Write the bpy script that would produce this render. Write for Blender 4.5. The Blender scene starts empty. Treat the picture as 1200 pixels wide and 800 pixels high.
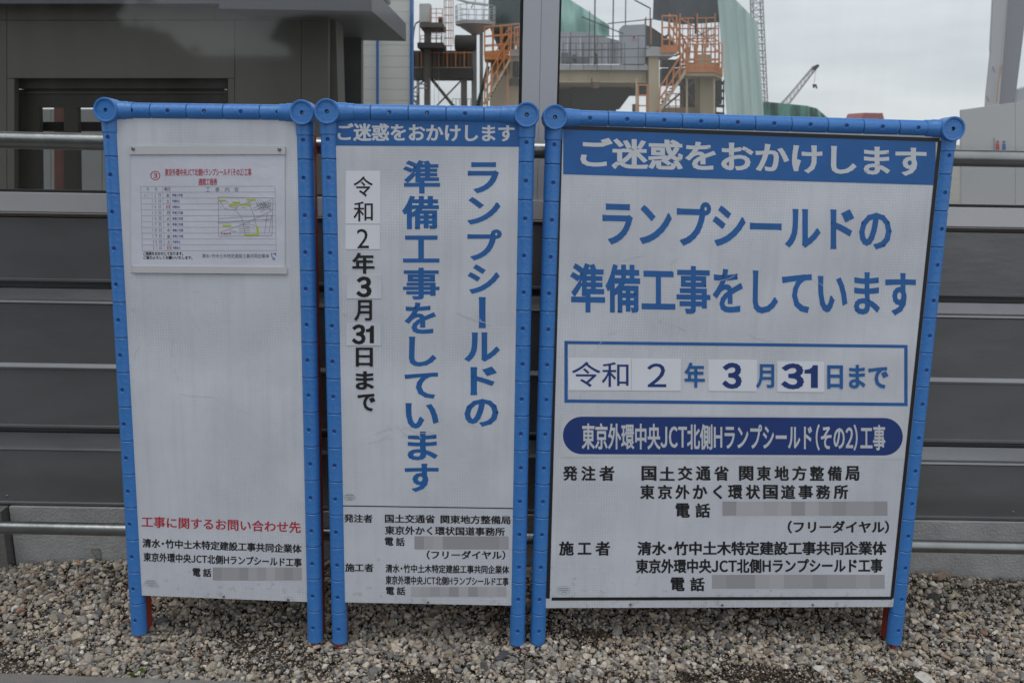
import bpy, math, random
import numpy as np
from mathutils import Vector, Matrix

random.seed(7)
RNG = np.random.default_rng(11)
SC = bpy.context.scene
COL = SC.collection

# ------------------------------------------------------------------ camera
F, PITCH, ROLL, EYE, DIST = 1000.0, 0.235, 0.0160, 1.503, 2.322
RIGHT = Vector((1, 0, 0)); FWD = Vector((0, math.cos(PITCH), -math.sin(PITCH))); UP = Vector((0, math.sin(PITCH), math.cos(PITCH)))
CAMP = Vector((0, -DIST, EYE))
cr, sr = math.cos(ROLL), math.sin(ROLL)
cam_r = RIGHT * cr + UP * sr
cam_u = RIGHT * -sr + UP * cr
cd = bpy.data.cameras.new('camera'); cam = bpy.data.objects.new('camera', cd); COL.objects.link(cam)
cam.matrix_world = Matrix(((cam_r.x, cam_u.x, -FWD.x, CAMP.x), (cam_r.y, cam_u.y, -FWD.y, CAMP.y), (cam_r.z, cam_u.z, -FWD.z, CAMP.z), (0, 0, 0, 1)))
cd.sensor_width = 36; cd.lens = 30; cd.clip_start = 0.05; cd.clip_end = 3000
cd.dof.use_dof = True; cd.dof.focus_distance = 2.45; cd.dof.aperture_fstop = 6.5
SC.camera = cam

# ------------------------------------------------------------------ world, sun, exposure
SUN_EL, SUN_AZ = math.radians(74), math.radians(215)
w = bpy.data.worlds.new("World"); SC.world = w; w.use_nodes = True
nt = w.node_tree; nt.nodes.clear()
out = nt.nodes.new('ShaderNodeOutputWorld'); bg = nt.nodes.new('ShaderNodeBackground')
sky = nt.nodes.new('ShaderNodeTexSky'); sky.sky_type = 'NISHITA'; sky.sun_disc = False
sky.sun_elevation = SUN_EL; sky.sun_rotation = SUN_AZ
tc = nt.nodes.new('ShaderNodeTexCoord'); sep = nt.nodes.new('ShaderNodeSeparateXYZ')
mp = nt.nodes.new('ShaderNodeMapping'); mp.inputs['Scale'].default_value = (1.2, 1.2, 7.0)
nz = nt.nodes.new('ShaderNodeTexNoise'); nz.inputs['Scale'].default_value = 2.3; nz.inputs['Detail'].default_value = 5; nz.inputs['Roughness'].default_value = 0.55
crp = nt.nodes.new('ShaderNodeValToRGB')
crp.color_ramp.elements[0].position = 0.36; crp.color_ramp.elements[0].color = (5.2, 5.5, 5.9, 1)
crp.color_ramp.elements[1].position = 0.62; crp.color_ramp.elements[1].color = (6.35, 6.55, 6.85, 1)
zr = nt.nodes.new('ShaderNodeMapRange'); zr.inputs['From Min'].default_value = 0.0; zr.inputs['From Max'].default_value = 1.0
zr.inputs['To Min'].default_value = 0.97; zr.inputs['To Max'].default_value = 1.5
mul = nt.nodes.new('ShaderNodeVectorMath'); mul.operation = 'SCALE'
mix = nt.nodes.new('ShaderNodeMix'); mix.data_type = 'RGBA'; mix.inputs['Factor'].default_value = 0.93
nt.links.new(tc.outputs['Generated'], mp.inputs['Vector']); nt.links.new(mp.outputs[0], nz.inputs['Vector'])
nt.links.new(nz.outputs[0], crp.inputs[0]); nt.links.new(tc.outputs['Generated'], sep.inputs[0]); nt.links.new(sep.outputs['Z'], zr.inputs['Value'])
nt.links.new(crp.outputs[0], mul.inputs[0]); nt.links.new(zr.outputs[0], mul.inputs['Scale'])
nt.links.new(sky.outputs[0], mix.inputs['A']); nt.links.new(mul.outputs[0], mix.inputs['B'])
nt.links.new(mix.outputs['Result'], bg.inputs['Color']); bg.inputs['Strength'].default_value = 0.1
nt.links.new(bg.outputs[0], out.inputs['Surface'])
sl = bpy.data.lights.new('sun', 'SUN'); sl.energy = 0.7; sl.angle = math.radians(30); sl.color = (1, 0.985, 0.96)
so = bpy.data.objects.new('sun', sl); COL.objects.link(so)
sdir = Vector((math.sin(SUN_AZ) * math.cos(SUN_EL), math.cos(SUN_AZ) * math.cos(SUN_EL), math.sin(SUN_EL)))
so.rotation_euler = sdir.to_track_quat('Z', 'Y').to_euler(); so.location = (0, -5, 12)
SC.view_settings.view_transform = 'Standard'; SC.view_settings.look = 'None'; SC.view_settings.exposure = 0.34; SC.view_settings.gamma = 1.0
SC.render.engine = 'CYCLES'
SC.cycles.max_bounces = 6; SC.cycles.transparent_max_bounces = 12; SC.cycles.use_denoising = True

# ------------------------------------------------------------------ helpers
def ray(x, y):
    a, b = x - 600, y - 400
    u = cr * a + sr * b; v = -sr * a + cr * b
    return (FWD + RIGHT * (u / F) - UP * (v / F))
def at(x, y, Y, k=0.0):
    """point of the plane Y' = Y + k X seen at photo pixel (x, y)"""
    d = ray(x, y)
    t = (Y + k * CAMP.x - CAMP.y) / (d.y - k * d.x)
    return CAMP + d * t
MATS = {}
def mat(name, col, rough=0.6, metal=0.0, var=0.12, vscale=6.0, bump=0.0, bscale=60.0, dirt=0.0, dirtcol=(0.06, 0.05, 0.04), spec=0.5, stretch=(1, 1, 1), attr=None):
    if name in MATS: return MATS[name]
    m = bpy.data.materials.new(name); m.use_nodes = True; n = m.node_tree; b = n.nodes['Principled BSDF']
    b.inputs['Roughness'].default_value = rough; b.inputs['Metallic'].default_value = metal
    b.inputs['Specular IOR Level'].default_value = spec
    t = n.nodes.new('ShaderNodeTexCoord'); mpp = n.nodes.new('ShaderNodeMapping'); mpp.inputs['Scale'].default_value = stretch
    n.links.new(t.outputs['Object'], mpp.inputs[0])
    nn = n.nodes.new('ShaderNodeTexNoise'); nn.inputs['Scale'].default_value = vscale; nn.inputs['Detail'].default_value = 6; nn.inputs['Roughness'].default_value = 0.6
    n.links.new(mpp.outputs[0], nn.inputs['Vector'])
    mr = n.nodes.new('ShaderNodeMapRange'); mr.inputs['From Min'].default_value = 0.25; mr.inputs['From Max'].default_value = 0.75
    mr.inputs['To Min'].default_value = 1 - var; mr.inputs['To Max'].default_value = 1 + var
    n.links.new(nn.outputs[0], mr.inputs['Value'])
    sc = n.nodes.new('ShaderNodeVectorMath'); sc.operation = 'SCALE'
    if attr:
        at_ = n.nodes.new('ShaderNodeAttribute'); at_.attribute_name = attr; n.links.new(at_.outputs['Color'], sc.inputs[0])
    else:
        sc.inputs[0].default_value = col
    n.links.new(mr.outputs[0], sc.inputs['Scale'])
    last = sc.outputs[0]
    if dirt > 0:
        n2 = n.nodes.new('ShaderNodeTexNoise'); n2.inputs['Scale'].default_value = vscale * 0.6; n2.inputs['Detail'].default_value = 8; n2.inputs['Roughness'].default_value = 0.7
        n.links.new(mpp.outputs[0], n2.inputs['Vector'])
        r2 = n.nodes.new('ShaderNodeMapRange'); r2.inputs['From Min'].default_value = 0.5; r2.inputs['From Max'].default_value = 0.72; r2.inputs['To Max'].default_value = dirt
        n.links.new(n2.outputs[0], r2.inputs['Value'])
        mx = n.nodes.new('ShaderNodeMix'); mx.data_type = 'RGBA'; mx.inputs['B'].default_value = (*dirtcol, 1)
        n.links.new(r2.outputs[0], mx.inputs['Factor']); n.links.new(last, mx.inputs['A']); last = mx.outputs['Result']
    n.links.new(last, b.inputs['Base Color'])
    if bump > 0:
        n3 = n.nodes.new('ShaderNodeTexNoise'); n3.inputs['Scale'].default_value = bscale; n3.inputs['Detail'].default_value = 5
        n.links.new(mpp.outputs[0], n3.inputs['Vector'])
        bp = n.nodes.new('ShaderNodeBump'); bp.inputs['Strength'].default_value = bump; bp.inputs['Distance'].default_value = 0.01
        n.links.new(n3.outputs[0], bp.inputs['Height']); n.links.new(bp.outputs[0], b.inputs['Normal'])
    MATS[name] = m
    return m

class MB:
    def __init__(s): s.v = []; s.f = []
    def add(s, vs, fs):
        o = len(s.v); s.v += [tuple(p) for p in vs]; s.f += [tuple(i + o for i in f) for f in fs]; return s
    def box(s, a, b):
        x0, y0, z0 = a; x1, y1, z1 = b
        return s.add([(x0, y0, z0), (x1, y0, z0), (x1, y1, z0), (x0, y1, z0), (x0, y0, z1), (x1, y0, z1), (x1, y1, z1), (x0, y1, z1)],
                     [(0, 3, 2, 1), (4, 5, 6, 7), (0, 1, 5, 4), (1, 2, 6, 5), (2, 3, 7, 6), (3, 0, 4, 7)])
    def prism(s, pts, off):
        n = len(pts); off = Vector(off); pts = [Vector(p) for p in pts]
        return s.add(pts + [p + off for p in pts], [tuple(range(n))[::-1], tuple(range(n, 2 * n))] + [(i, (i + 1) % n, n + (i + 1) % n, n + i) for i in range(n)])
    def tube(s, p, q, r, n=8, r2=None, cap=True):
        p, q = Vector(p), Vector(q); d = (q - p)
        if d.length < 1e-6: return s
        d.normalize(); a = d.orthogonal().normalized(); b = d.cross(a); r2 = r if r2 is None else r2
        vs = [p + (a * math.cos(2 * math.pi * i / n) + b * math.sin(2 * math.pi * i / n)) * r for i in range(n)] + \
             [q + (a * math.cos(2 * math.pi * i / n) + b * math.sin(2 * math.pi * i / n)) * r2 for i in range(n)]
        fs = [(i, (i + 1) % n, n + (i + 1) % n, n + i) for i in range(n)]
        if cap: fs += [tuple(range(n))[::-1], tuple(range(n, 2 * n))]
        return s.add(vs, fs)
    def path(s, pts, r, n=6):
        for i in range(len(pts) - 1): s.tube(pts[i], pts[i + 1], r, n)
        return s
    def lathe(s, prof, c, axis='y', n=32):
        vs = []; fs = []; k = len(prof)
        for i in range(n):
            t = 2 * math.pi * i / n
            for r, h in prof:
                if axis == 'y': vs.append((c[0] + r * math.sin(t), c[1] + h, c[2] + r * math.cos(t)))
                elif axis == 'x': vs.append((c[0] + h, c[1] + r * math.sin(t), c[2] + r * math.cos(t)))
                else: vs.append((c[0] + r * math.sin(t), c[1] + r * math.cos(t), c[2] + h))
        for i in range(n):
            j = (i + 1) % n
            for a in range(k - 1): fs.append((i * k + a, j * k + a, j * k + a + 1, i * k + a + 1))
        return s.add(vs, fs)
    def build(s, name, m, parent=None, smooth=False, centre=True, label=None):
        V = np.array(s.v, dtype=float)
        c = (V.min(0) + V.max(0)) / 2 if centre else np.zeros(3)
        me = bpy.data.meshes.new(name); me.from_pydata([tuple(p) for p in (V - c)], [], s.f); me.materials.append(m)
        import bmesh
        bm = bmesh.new(); bm.from_mesh(me); bmesh.ops.remove_doubles(bm, verts=bm.verts, dist=1e-6); bmesh.ops.recalc_face_normals(bm, faces=bm.faces); bm.to_mesh(me); bm.free()
        if smooth:
            me.polygons.foreach_set('use_smooth', [True] * len(me.polygons)); me.set_sharp_from_angle(angle=math.radians(38))
        o = bpy.data.objects.new(name, me); COL.objects.link(o)
        off = Vector(c)
        if parent is not None:
            o.parent = parent
            if parent.get('_wl'): off = off - Vector(parent['_wl'])
            o['_wl'] = tuple(c) if parent.get('_wl') else (0, 0, 0)
            if not parent.get('_wl'): del o['_wl']; o.location = off; return o
        else:
            o['_wl'] = tuple(c)
        o.location = off
        if label: o['label'] = label
        return o
def tag(o, label=None, cat=None, group=None, kind=None):
    if label: o['label'] = label
    if cat: o['category'] = cat
    if group: o['group'] = group
    if kind: o['kind'] = kind
    return o
def thing(name, loc, label, cat, group=None):
    o = bpy.data.objects.new(name, None); COL.objects.link(o); o.location = loc; o.empty_display_size = 0.2
    o['_wl'] = tuple(loc) if Vector(loc).length > 0 else (1e-9, 0, 0)
    return tag(o, label, cat, group)
def plate(poly, Y, t, k=0.0):
    return MB().prism([at(x, y, Y, k) for x, y in poly], (0, t, 0))
def link_copy(me, name, parent, loc, rot=None):
    o = bpy.data.objects.new(name, me); COL.objects.link(o); o.parent = parent; o.location = loc
    if rot: o.rotation_euler = rot
    return o

# ------------------------------------------------------------------ materials
BLUE = mat('blue_plastic', (0.042, 0.185, 0.50), 0.36, 0, 0.14, 7, 0.15, 120, dirt=0.4, dirtcol=(0.10, 0.20, 0.36))
BLUE_IN = mat('blue_plastic_inner', (0.02, 0.07, 0.25), 0.6)
RED = mat('red_rusty_paint', (0.30, 0.035, 0.02), 0.6, 0, 0.3, 20, 0.3, 80)
SCREW = mat('zinc_screw', (0.25, 0.25, 0.24), 0.4, 0.9)
SCREW_D = mat('dark_screw', (0.05, 0.05, 0.05), 0.5, 0.5)
INK = {'blue': mat('print_blue', (0.014, 0.108, 0.33), 0.5, 0, 0.16, 9), 'navy': mat('print_navy', (0.009, 0.036, 0.17), 0.45, 0, 0.10, 9),
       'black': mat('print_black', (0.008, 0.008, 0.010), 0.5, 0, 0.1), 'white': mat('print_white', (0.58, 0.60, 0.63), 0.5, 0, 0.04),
       'red': mat('print_red', (0.42, 0.025, 0.045), 0.5, 0, 0.12, 10), 'grey': mat('print_grey', (0.24, 0.25, 0.27), 0.5), 'slate': mat('print_slate', (0.03, 0.035, 0.12), 0.5),
       'lime': mat('print_lime', (0.42, 0.50, 0.02), 0.5), 'pillwhite': mat('print_pale', (0.53, 0.55, 0.58), 0.5),
       'stamp': mat('print_stamp', (0.36, 0.37, 0.42), 0.5), 'faded': mat('print_faded', (0.16, 0.17, 0.26), 0.5), 'fadedblue': mat('print_faded_blue', (0.10, 0.13, 0.33), 0.5), 'fadedred': mat('print_faded_red', (0.42, 0.08, 0.11), 0.5)}
MOS = [mat('block_grey_%s' % n, (v, v, v * 1.04), 0.5, 0, 0.02) for n, v in (('dark', 0.30), ('mid', 0.34), ('pale', 0.38), ('light', 0.41))]
STK = mat('white_sticker', (0.70, 0.715, 0.77), 0.4, 0, 0.03, 8)
PAPER = mat('paper', (0.58, 0.59, 0.66), 0.22, 0, 0.05, 5, 0.5, 9, spec=.7)
CLEAR = mat('holder_plastic', (0.52, 0.52, 0.53), 0.25, 0, 0.05)

def panel_mat():
    m = bpy.data.materials.new('prismatic_sheet'); m.use_nodes = True; n = m.node_tree; b = n.nodes['Principled BSDF']
    t = n.nodes.new('ShaderNodeTexCoord'); rot = n.nodes.new('ShaderNodeMapping'); rot.inputs['Rotation'].default_value = (math.radians(90), 0, 0)
    n.links.new(t.outputs['Object'], rot.inputs[0])
    br = n.nodes.new('ShaderNodeTexBrick'); br.offset = 0; br.inputs['Scale'].default_value = 1; br.inputs['Brick Width'].default_value = 0.0078; br.inputs['Row Height'].default_value = 0.0078
    br.inputs['Mortar Size'].default_value = 0.0011; br.inputs['Mortar Smooth'].default_value = 0.6
    br.inputs['Color1'].default_value = (0.545, 0.568, 0.615, 1); br.inputs['Color2'].default_value = (0.58, 0.60, 0.645, 1); br.inputs['Mortar'].default_value = (0.47, 0.49, 0.53, 1)
    n.links.new(rot.outputs[0], br.inputs['Vector'])
    nn = n.nodes.new('ShaderNodeTexNoise'); nn.inputs['Scale'].default_value = 5; nn.inputs['Detail'].default_value = 7; nn.inputs['Roughness'].default_value = 0.65
    n.links.new(t.outputs['Object'], nn.inputs['Vector'])
    mr = n.nodes.new('ShaderNodeMapRange'); mr.inputs['From Min'].default_value = 0.3; mr.inputs['From Max'].default_value = 0.7; mr.inputs['To Min'].default_value = 0.93; mr.inputs['To Max'].default_value = 1.07
    n.links.new(nn.outputs[0], mr.inputs['Value'])
    flat = n.nodes.new('ShaderNodeMix'); flat.data_type = 'RGBA'; flat.inputs['B'].default_value = (0.56, 0.58, 0.628, 1)
    n2 = n.nodes.new('ShaderNodeTexNoise'); n2.inputs['Scale'].default_value = 3.2; n2.inputs['Detail'].default_value = 3
    n.links.new(t.outputs['Object'], n2.inputs['Vector'])
    m2 = n.nodes.new('ShaderNodeMapRange'); m2.inputs['From Min'].default_value = 0.4; m2.inputs['From Max'].default_value = 0.6; m2.inputs['To Min'].default_value = 0.15; m2.inputs['To Max'].default_value = 0.9
    n.links.new(n2.outputs[0], m2.inputs['Value']); n.links.new(m2.outputs[0], flat.inputs['Factor']); n.links.new(br.outputs['Color'], flat.inputs['A'])
    s = n.nodes.new('ShaderNodeVectorMath'); s.operation = 'SCALE'; n.links.new(flat.outputs['Result'], s.inputs[0]); n.links.new(mr.outputs[0], s.inputs['Scale'])
    # fine pale scratches
    mpp = n.nodes.new('ShaderNodeMapping'); mpp.inputs['Rotation'].default_value = (0, 0.5, 0); mpp.inputs['Scale'].default_value = (1.5, 1, 9)
    n.links.new(t.outputs['Object'], mpp.inputs[0])
    n3 = n.nodes.new('ShaderNodeTexNoise'); n3.inputs['Scale'].default_value = 3.0; n3.inputs['Detail'].default_value = 9; n3.inputs['Distortion'].default_value = 1.2
    n.links.new(mpp.outputs[0], n3.inputs['Vector'])
    r3 = n.nodes.new('ShaderNodeMapRange'); r3.inputs['From Min'].default_value = 0.70; r3.inputs['From Max'].default_value = 0.76; r3.inputs['To Max'].default_value = 0.5
    n.links.new(n3.outputs[0], r3.inputs['Value'])
    mx = n.nodes.new('ShaderNodeMix'); mx.data_type = 'RGBA'; mx.inputs['B'].default_value = (0.62, 0.63, 0.64, 1)
    n.links.new(r3.outputs[0], mx.inputs['Factor']); n.links.new(s.outputs[0], mx.inputs['A'])
    # rain streaks and splashed dirt
    mst = n.nodes.new('ShaderNodeMapping'); mst.inputs['Scale'].default_value = (26, 1, 1.3); n.links.new(t.outputs['Object'], mst.inputs[0])
    n5 = n.nodes.new('ShaderNodeTexNoise'); n5.inputs['Scale'].default_value = 1.4; n5.inputs['Detail'].default_value = 5; n.links.new(mst.outputs[0], n5.inputs['Vector'])
    r5 = n.nodes.new('ShaderNodeMapRange'); r5.inputs['From Min'].default_value = .50; r5.inputs['From Max'].default_value = .80; r5.inputs['To Max'].default_value = .20; n.links.new(n5.outputs[0], r5.inputs['Value'])
    x5 = n.nodes.new('ShaderNodeMix'); x5.data_type = 'RGBA'; x5.inputs['B'].default_value = (.36, .36, .36, 1); n.links.new(r5.outputs[0], x5.inputs['Factor']); n.links.new(mx.outputs['Result'], x5.inputs['A'])
    sp = n.nodes.new('ShaderNodeSeparateXYZ'); n.links.new(t.outputs['Object'], sp.inputs[0])
    zl_ = n.nodes.new('ShaderNodeMapRange'); zl_.inputs['From Min'].default_value = -.50; zl_.inputs['From Max'].default_value = -.72; zl_.inputs['To Max'].default_value = .16; n.links.new(sp.outputs['Z'], zl_.inputs['Value'])
    n6 = n.nodes.new('ShaderNodeTexNoise'); n6.inputs['Scale'].default_value = 45; n6.inputs['Detail'].default_value = 4; n.links.new(t.outputs['Object'], n6.inputs['Vector'])
    a6 = n.nodes.new('ShaderNodeMath'); a6.operation = 'ADD'; n.links.new(n6.outputs[0], a6.inputs[0]); n.links.new(zl_.outputs[0], a6.inputs[1])
    r6 = n.nodes.new('ShaderNodeMapRange'); r6.inputs['From Min'].default_value = .70; r6.inputs['From Max'].default_value = .80; r6.inputs['To Max'].default_value = .35; n.links.new(a6.outputs[0], r6.inputs['Value'])
    x6 = n.nodes.new('ShaderNodeMix'); x6.data_type = 'RGBA'; x6.inputs['B'].default_value = (.27, .25, .22, 1); n.links.new(r6.outputs[0], x6.inputs['Factor']); n.links.new(x5.outputs['Result'], x6.inputs['A'])
    n.links.new(x6.outputs['Result'], b.inputs['Base Color']); b.inputs['Roughness'].default_value = 0.36
    bp = n.nodes.new('ShaderNodeBump'); bp.inputs['Strength'].default_value = 0.15; bp.inputs['Distance'].default_value = 0.002
    n.links.new(br.outputs['Fac'], bp.inputs['Height'])
    n7 = n.nodes.new('ShaderNodeTexNoise'); n7.inputs['Scale'].default_value = 2.6; n7.inputs['Detail'].default_value = 1; n.links.new(t.outputs['Object'], n7.inputs['Vector'])
    b7 = n.nodes.new('ShaderNodeBump'); b7.inputs['Strength'].default_value = .6; b7.inputs['Distance'].default_value = .05; n.links.new(n7.outputs[0], b7.inputs['Height']); n.links.new(bp.outputs[0], b7.inputs['Normal'])
    n.links.new(b7.outputs[0], b.inputs['Normal'])
    return m
PANEL = panel_mat()

# ------------------------------------------------------------------ text
_tc = {}
ADV = {'Ｊ': .60, 'Ｃ': .76, 'Ｔ': .68, 'Ｈ': .78, '２': .62, '１': .58, '３': .62, '（': .52, '）': .52, '・': .55, ' ': .45, '　': 1.0}
FULL = str.maketrans('JCTH123456789()', 'ＪＣＴＨ１２３４５６７８９（）')
def glyph(ch, bold, res):
    key = (ch, bold, res)
    if key in _tc: return _tc[key]
    if ch == '１' and bold > .04:   # heavy one with a flag and no foot
        V = np.array([(.40, 0), (.60, 0), (.60, .73), (.46, .73), (.42, .65), (.35, .60), (.22, .58), (.22, .46), (.40, .46)])
        _tc[key] = (V, [(0, 1, 2, 8), (8, 2, 3, 4, 5, 6, 7)], [0.0] * 9); return _tc[key]
    c = bpy.data.curves.new('t', 'FONT'); c.body = ch; c.size = 1; c.resolution_u = res
    o = bpy.data.objects.new('t', c); COL.objects.link(o)
    dg = bpy.context.evaluated_depsgraph_get(); dg.update()
    me = bpy.data.meshes.new_from_object(o.evaluated_get(dg))
    V = np.empty(len(me.vertices) * 3); me.vertices.foreach_get('co', V); V = V.reshape(-1, 3)[:, :2]
    Fs = [tuple(p.vertices) for p in me.polygons]
    Zl = [0.0] * len(V)
    if bold > 0:   # embolden: a strip of even width laid along every outline edge, a hair proud of the filled letter
        cnt = {}
        for f_ in Fs:
            for i in range(len(f_)):
                e_ = (f_[i], f_[(i + 1) % len(f_)]); cnt.setdefault(tuple(sorted(e_)), []).append(e_)
        V = [tuple(p) for p in V]; k_ = 0
        for e_ in [v[0] for v in cnt.values() if len(v) == 1]:
            a, b_ = np.array(V[e_[0]]), np.array(V[e_[1]]); d = b_ - a; L = np.linalg.norm(d)
            if L < 1e-5: continue
            d = d / L; nn = np.array([-d[1] * bold, d[0] * bold * .68]); e2 = d * np.array([bold, bold * .68]) * .9; a = a - e2; b_ = b_ + e2; n0 = len(V)
            V += [tuple(a - nn), tuple(b_ - nn), tuple(b_ + nn), tuple(a + nn)]; Fs.append((n0, n0 + 1, n0 + 2, n0 + 3)); k_ += 1
            Zl += [.00001 + .000012 * (k_ * 5 % 9)] * 4
        V = np.array(V)
    bpy.data.objects.remove(o); bpy.data.curves.remove(c); bpy.data.meshes.remove(me)
    _tc[key] = (V, Fs, Zl); return _tc[key]
def glyphs(s, bold, res=3):
    """lays a line out on the full-width grid, Latin letters and digits set closer; returned scaled to a unit box"""
    s = s.translate(FULL) if len(s) > 2 or s in ('31', '3') else s
    x = 0.0; VV, FF, ZZ = [], [], []; n0 = 0
    for ch in s:
        a = ADV.get(ch, 1.0) if len(s) > 1 else 1.0
        if ch not in ' 　':
            V, Fs, Zl = glyph(ch, bold, res); sh = {'（': -.48, '）': 0}.get(ch, -(1 - a) / 2)
            VV.append(V + np.array([x + sh, 0])); FF += [tuple(i + n0 for i in f_) for f_ in Fs]; ZZ += Zl; n0 += len(V)
        x += a
    V = np.concatenate(VV); used = sorted({i for f_ in FF for i in f_}); mn = V[used].min(0); mxv = V[used].max(0)
    return (V - mn) / (mxv - mn), FF, ZZ

# ------------------------------------------------------------------ sign boards
PP_ = 0.1025; PR = 0.0232
def segment_mesh():
    b = MB(); r = PR; ri = PR - 0.0016; a = 0.0085; z0, z1 = 0.0007, PP_ - 0.0007; ch = 0.0018; mid = PP_ / 2
    S = lambda s, z, rr=r: (rr * math.sin(s / r), -rr * math.cos(s / r), z)
    circ = 2 * math.pi * r; n = 22
    ss = [a + (circ - 2 * a) * i / n for i in range(n + 1)]
    fs_ = [-a, -a / 2, 0, a / 2, a]
    for L in (ss, fs_):
        for i in range(len(L) - 1):
            p, q = L[i], L[i + 1]
            b.add([S(p, z0, ri), S(q, z0, ri), S(q, z0 + ch), S(p, z0 + ch)], [(0, 1, 2, 3)])
            b.add([S(p, z1 - ch), S(q, z1 - ch), S(q, z1, ri), S(p, z1, ri)], [(0, 1, 2, 3)])
            rows = [(z0 + ch, mid - a), (mid - a, mid + a), (mid + a, z1 - ch)] if L is ss else [(z0 + ch, mid - a), (mid + a, z1 - ch)]
            for (u, v) in rows: b.add([S(p, u), S(q, u), S(q, v), S(p, v)], [(0, 1, 2, 3)])
    sq = [(-a, -a), (-a / 2, -a), (0, -a), (a / 2, -a), (a, -a), (a, -a / 2), (a, 0), (a, a / 2), (a, a), (a / 2, a), (0, a), (-a / 2, a), (-a, a), (-a, a / 2), (-a, 0), (-a, -a / 2)]
    def circp(rad): return [(rad * x / math.hypot(x, y), rad * y / math.hypot(x, y)) for x, y in sq]
    ring0 = [S(x, mid + y) for x, y in sq]
    ring1 = [S(x, mid + y) for x, y in circp(0.0068)]
    ring2 = [(x, -r + 0.0012, mid + y) for x, y in circp(0.0056)]
    ring3 = [(x, -r + 0.013, mid + y) for x, y in circp(0.0052)]
    for A, B_ in ((ring0, ring1), (ring1, ring2), (ring2, ring3)):
        for i in range(16): b.add([A[i], A[(i + 1) % 16], B_[(i + 1) % 16], B_[i]], [(0, 1, 2, 3)])
    b.add(ring3, [tuple(range(16))])
    return b
_o = segment_mesh().build('sleeve_segment', BLUE, None, smooth=True, centre=False); SEG = _o.data; bpy.data.objects.remove(_o)
_o = MB().lathe([(0, -0.0015), (0.0025, -0.0015), (0.0036, -0.0006), (0.0036, 0.001), (0, 0.001)], (0, 0, 0), 'y', 12).build('screw', SCREW, None, smooth=True, centre=False); SCR = _o.data; bpy.data.objects.remove(_o)
LEN = 1.56

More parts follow.
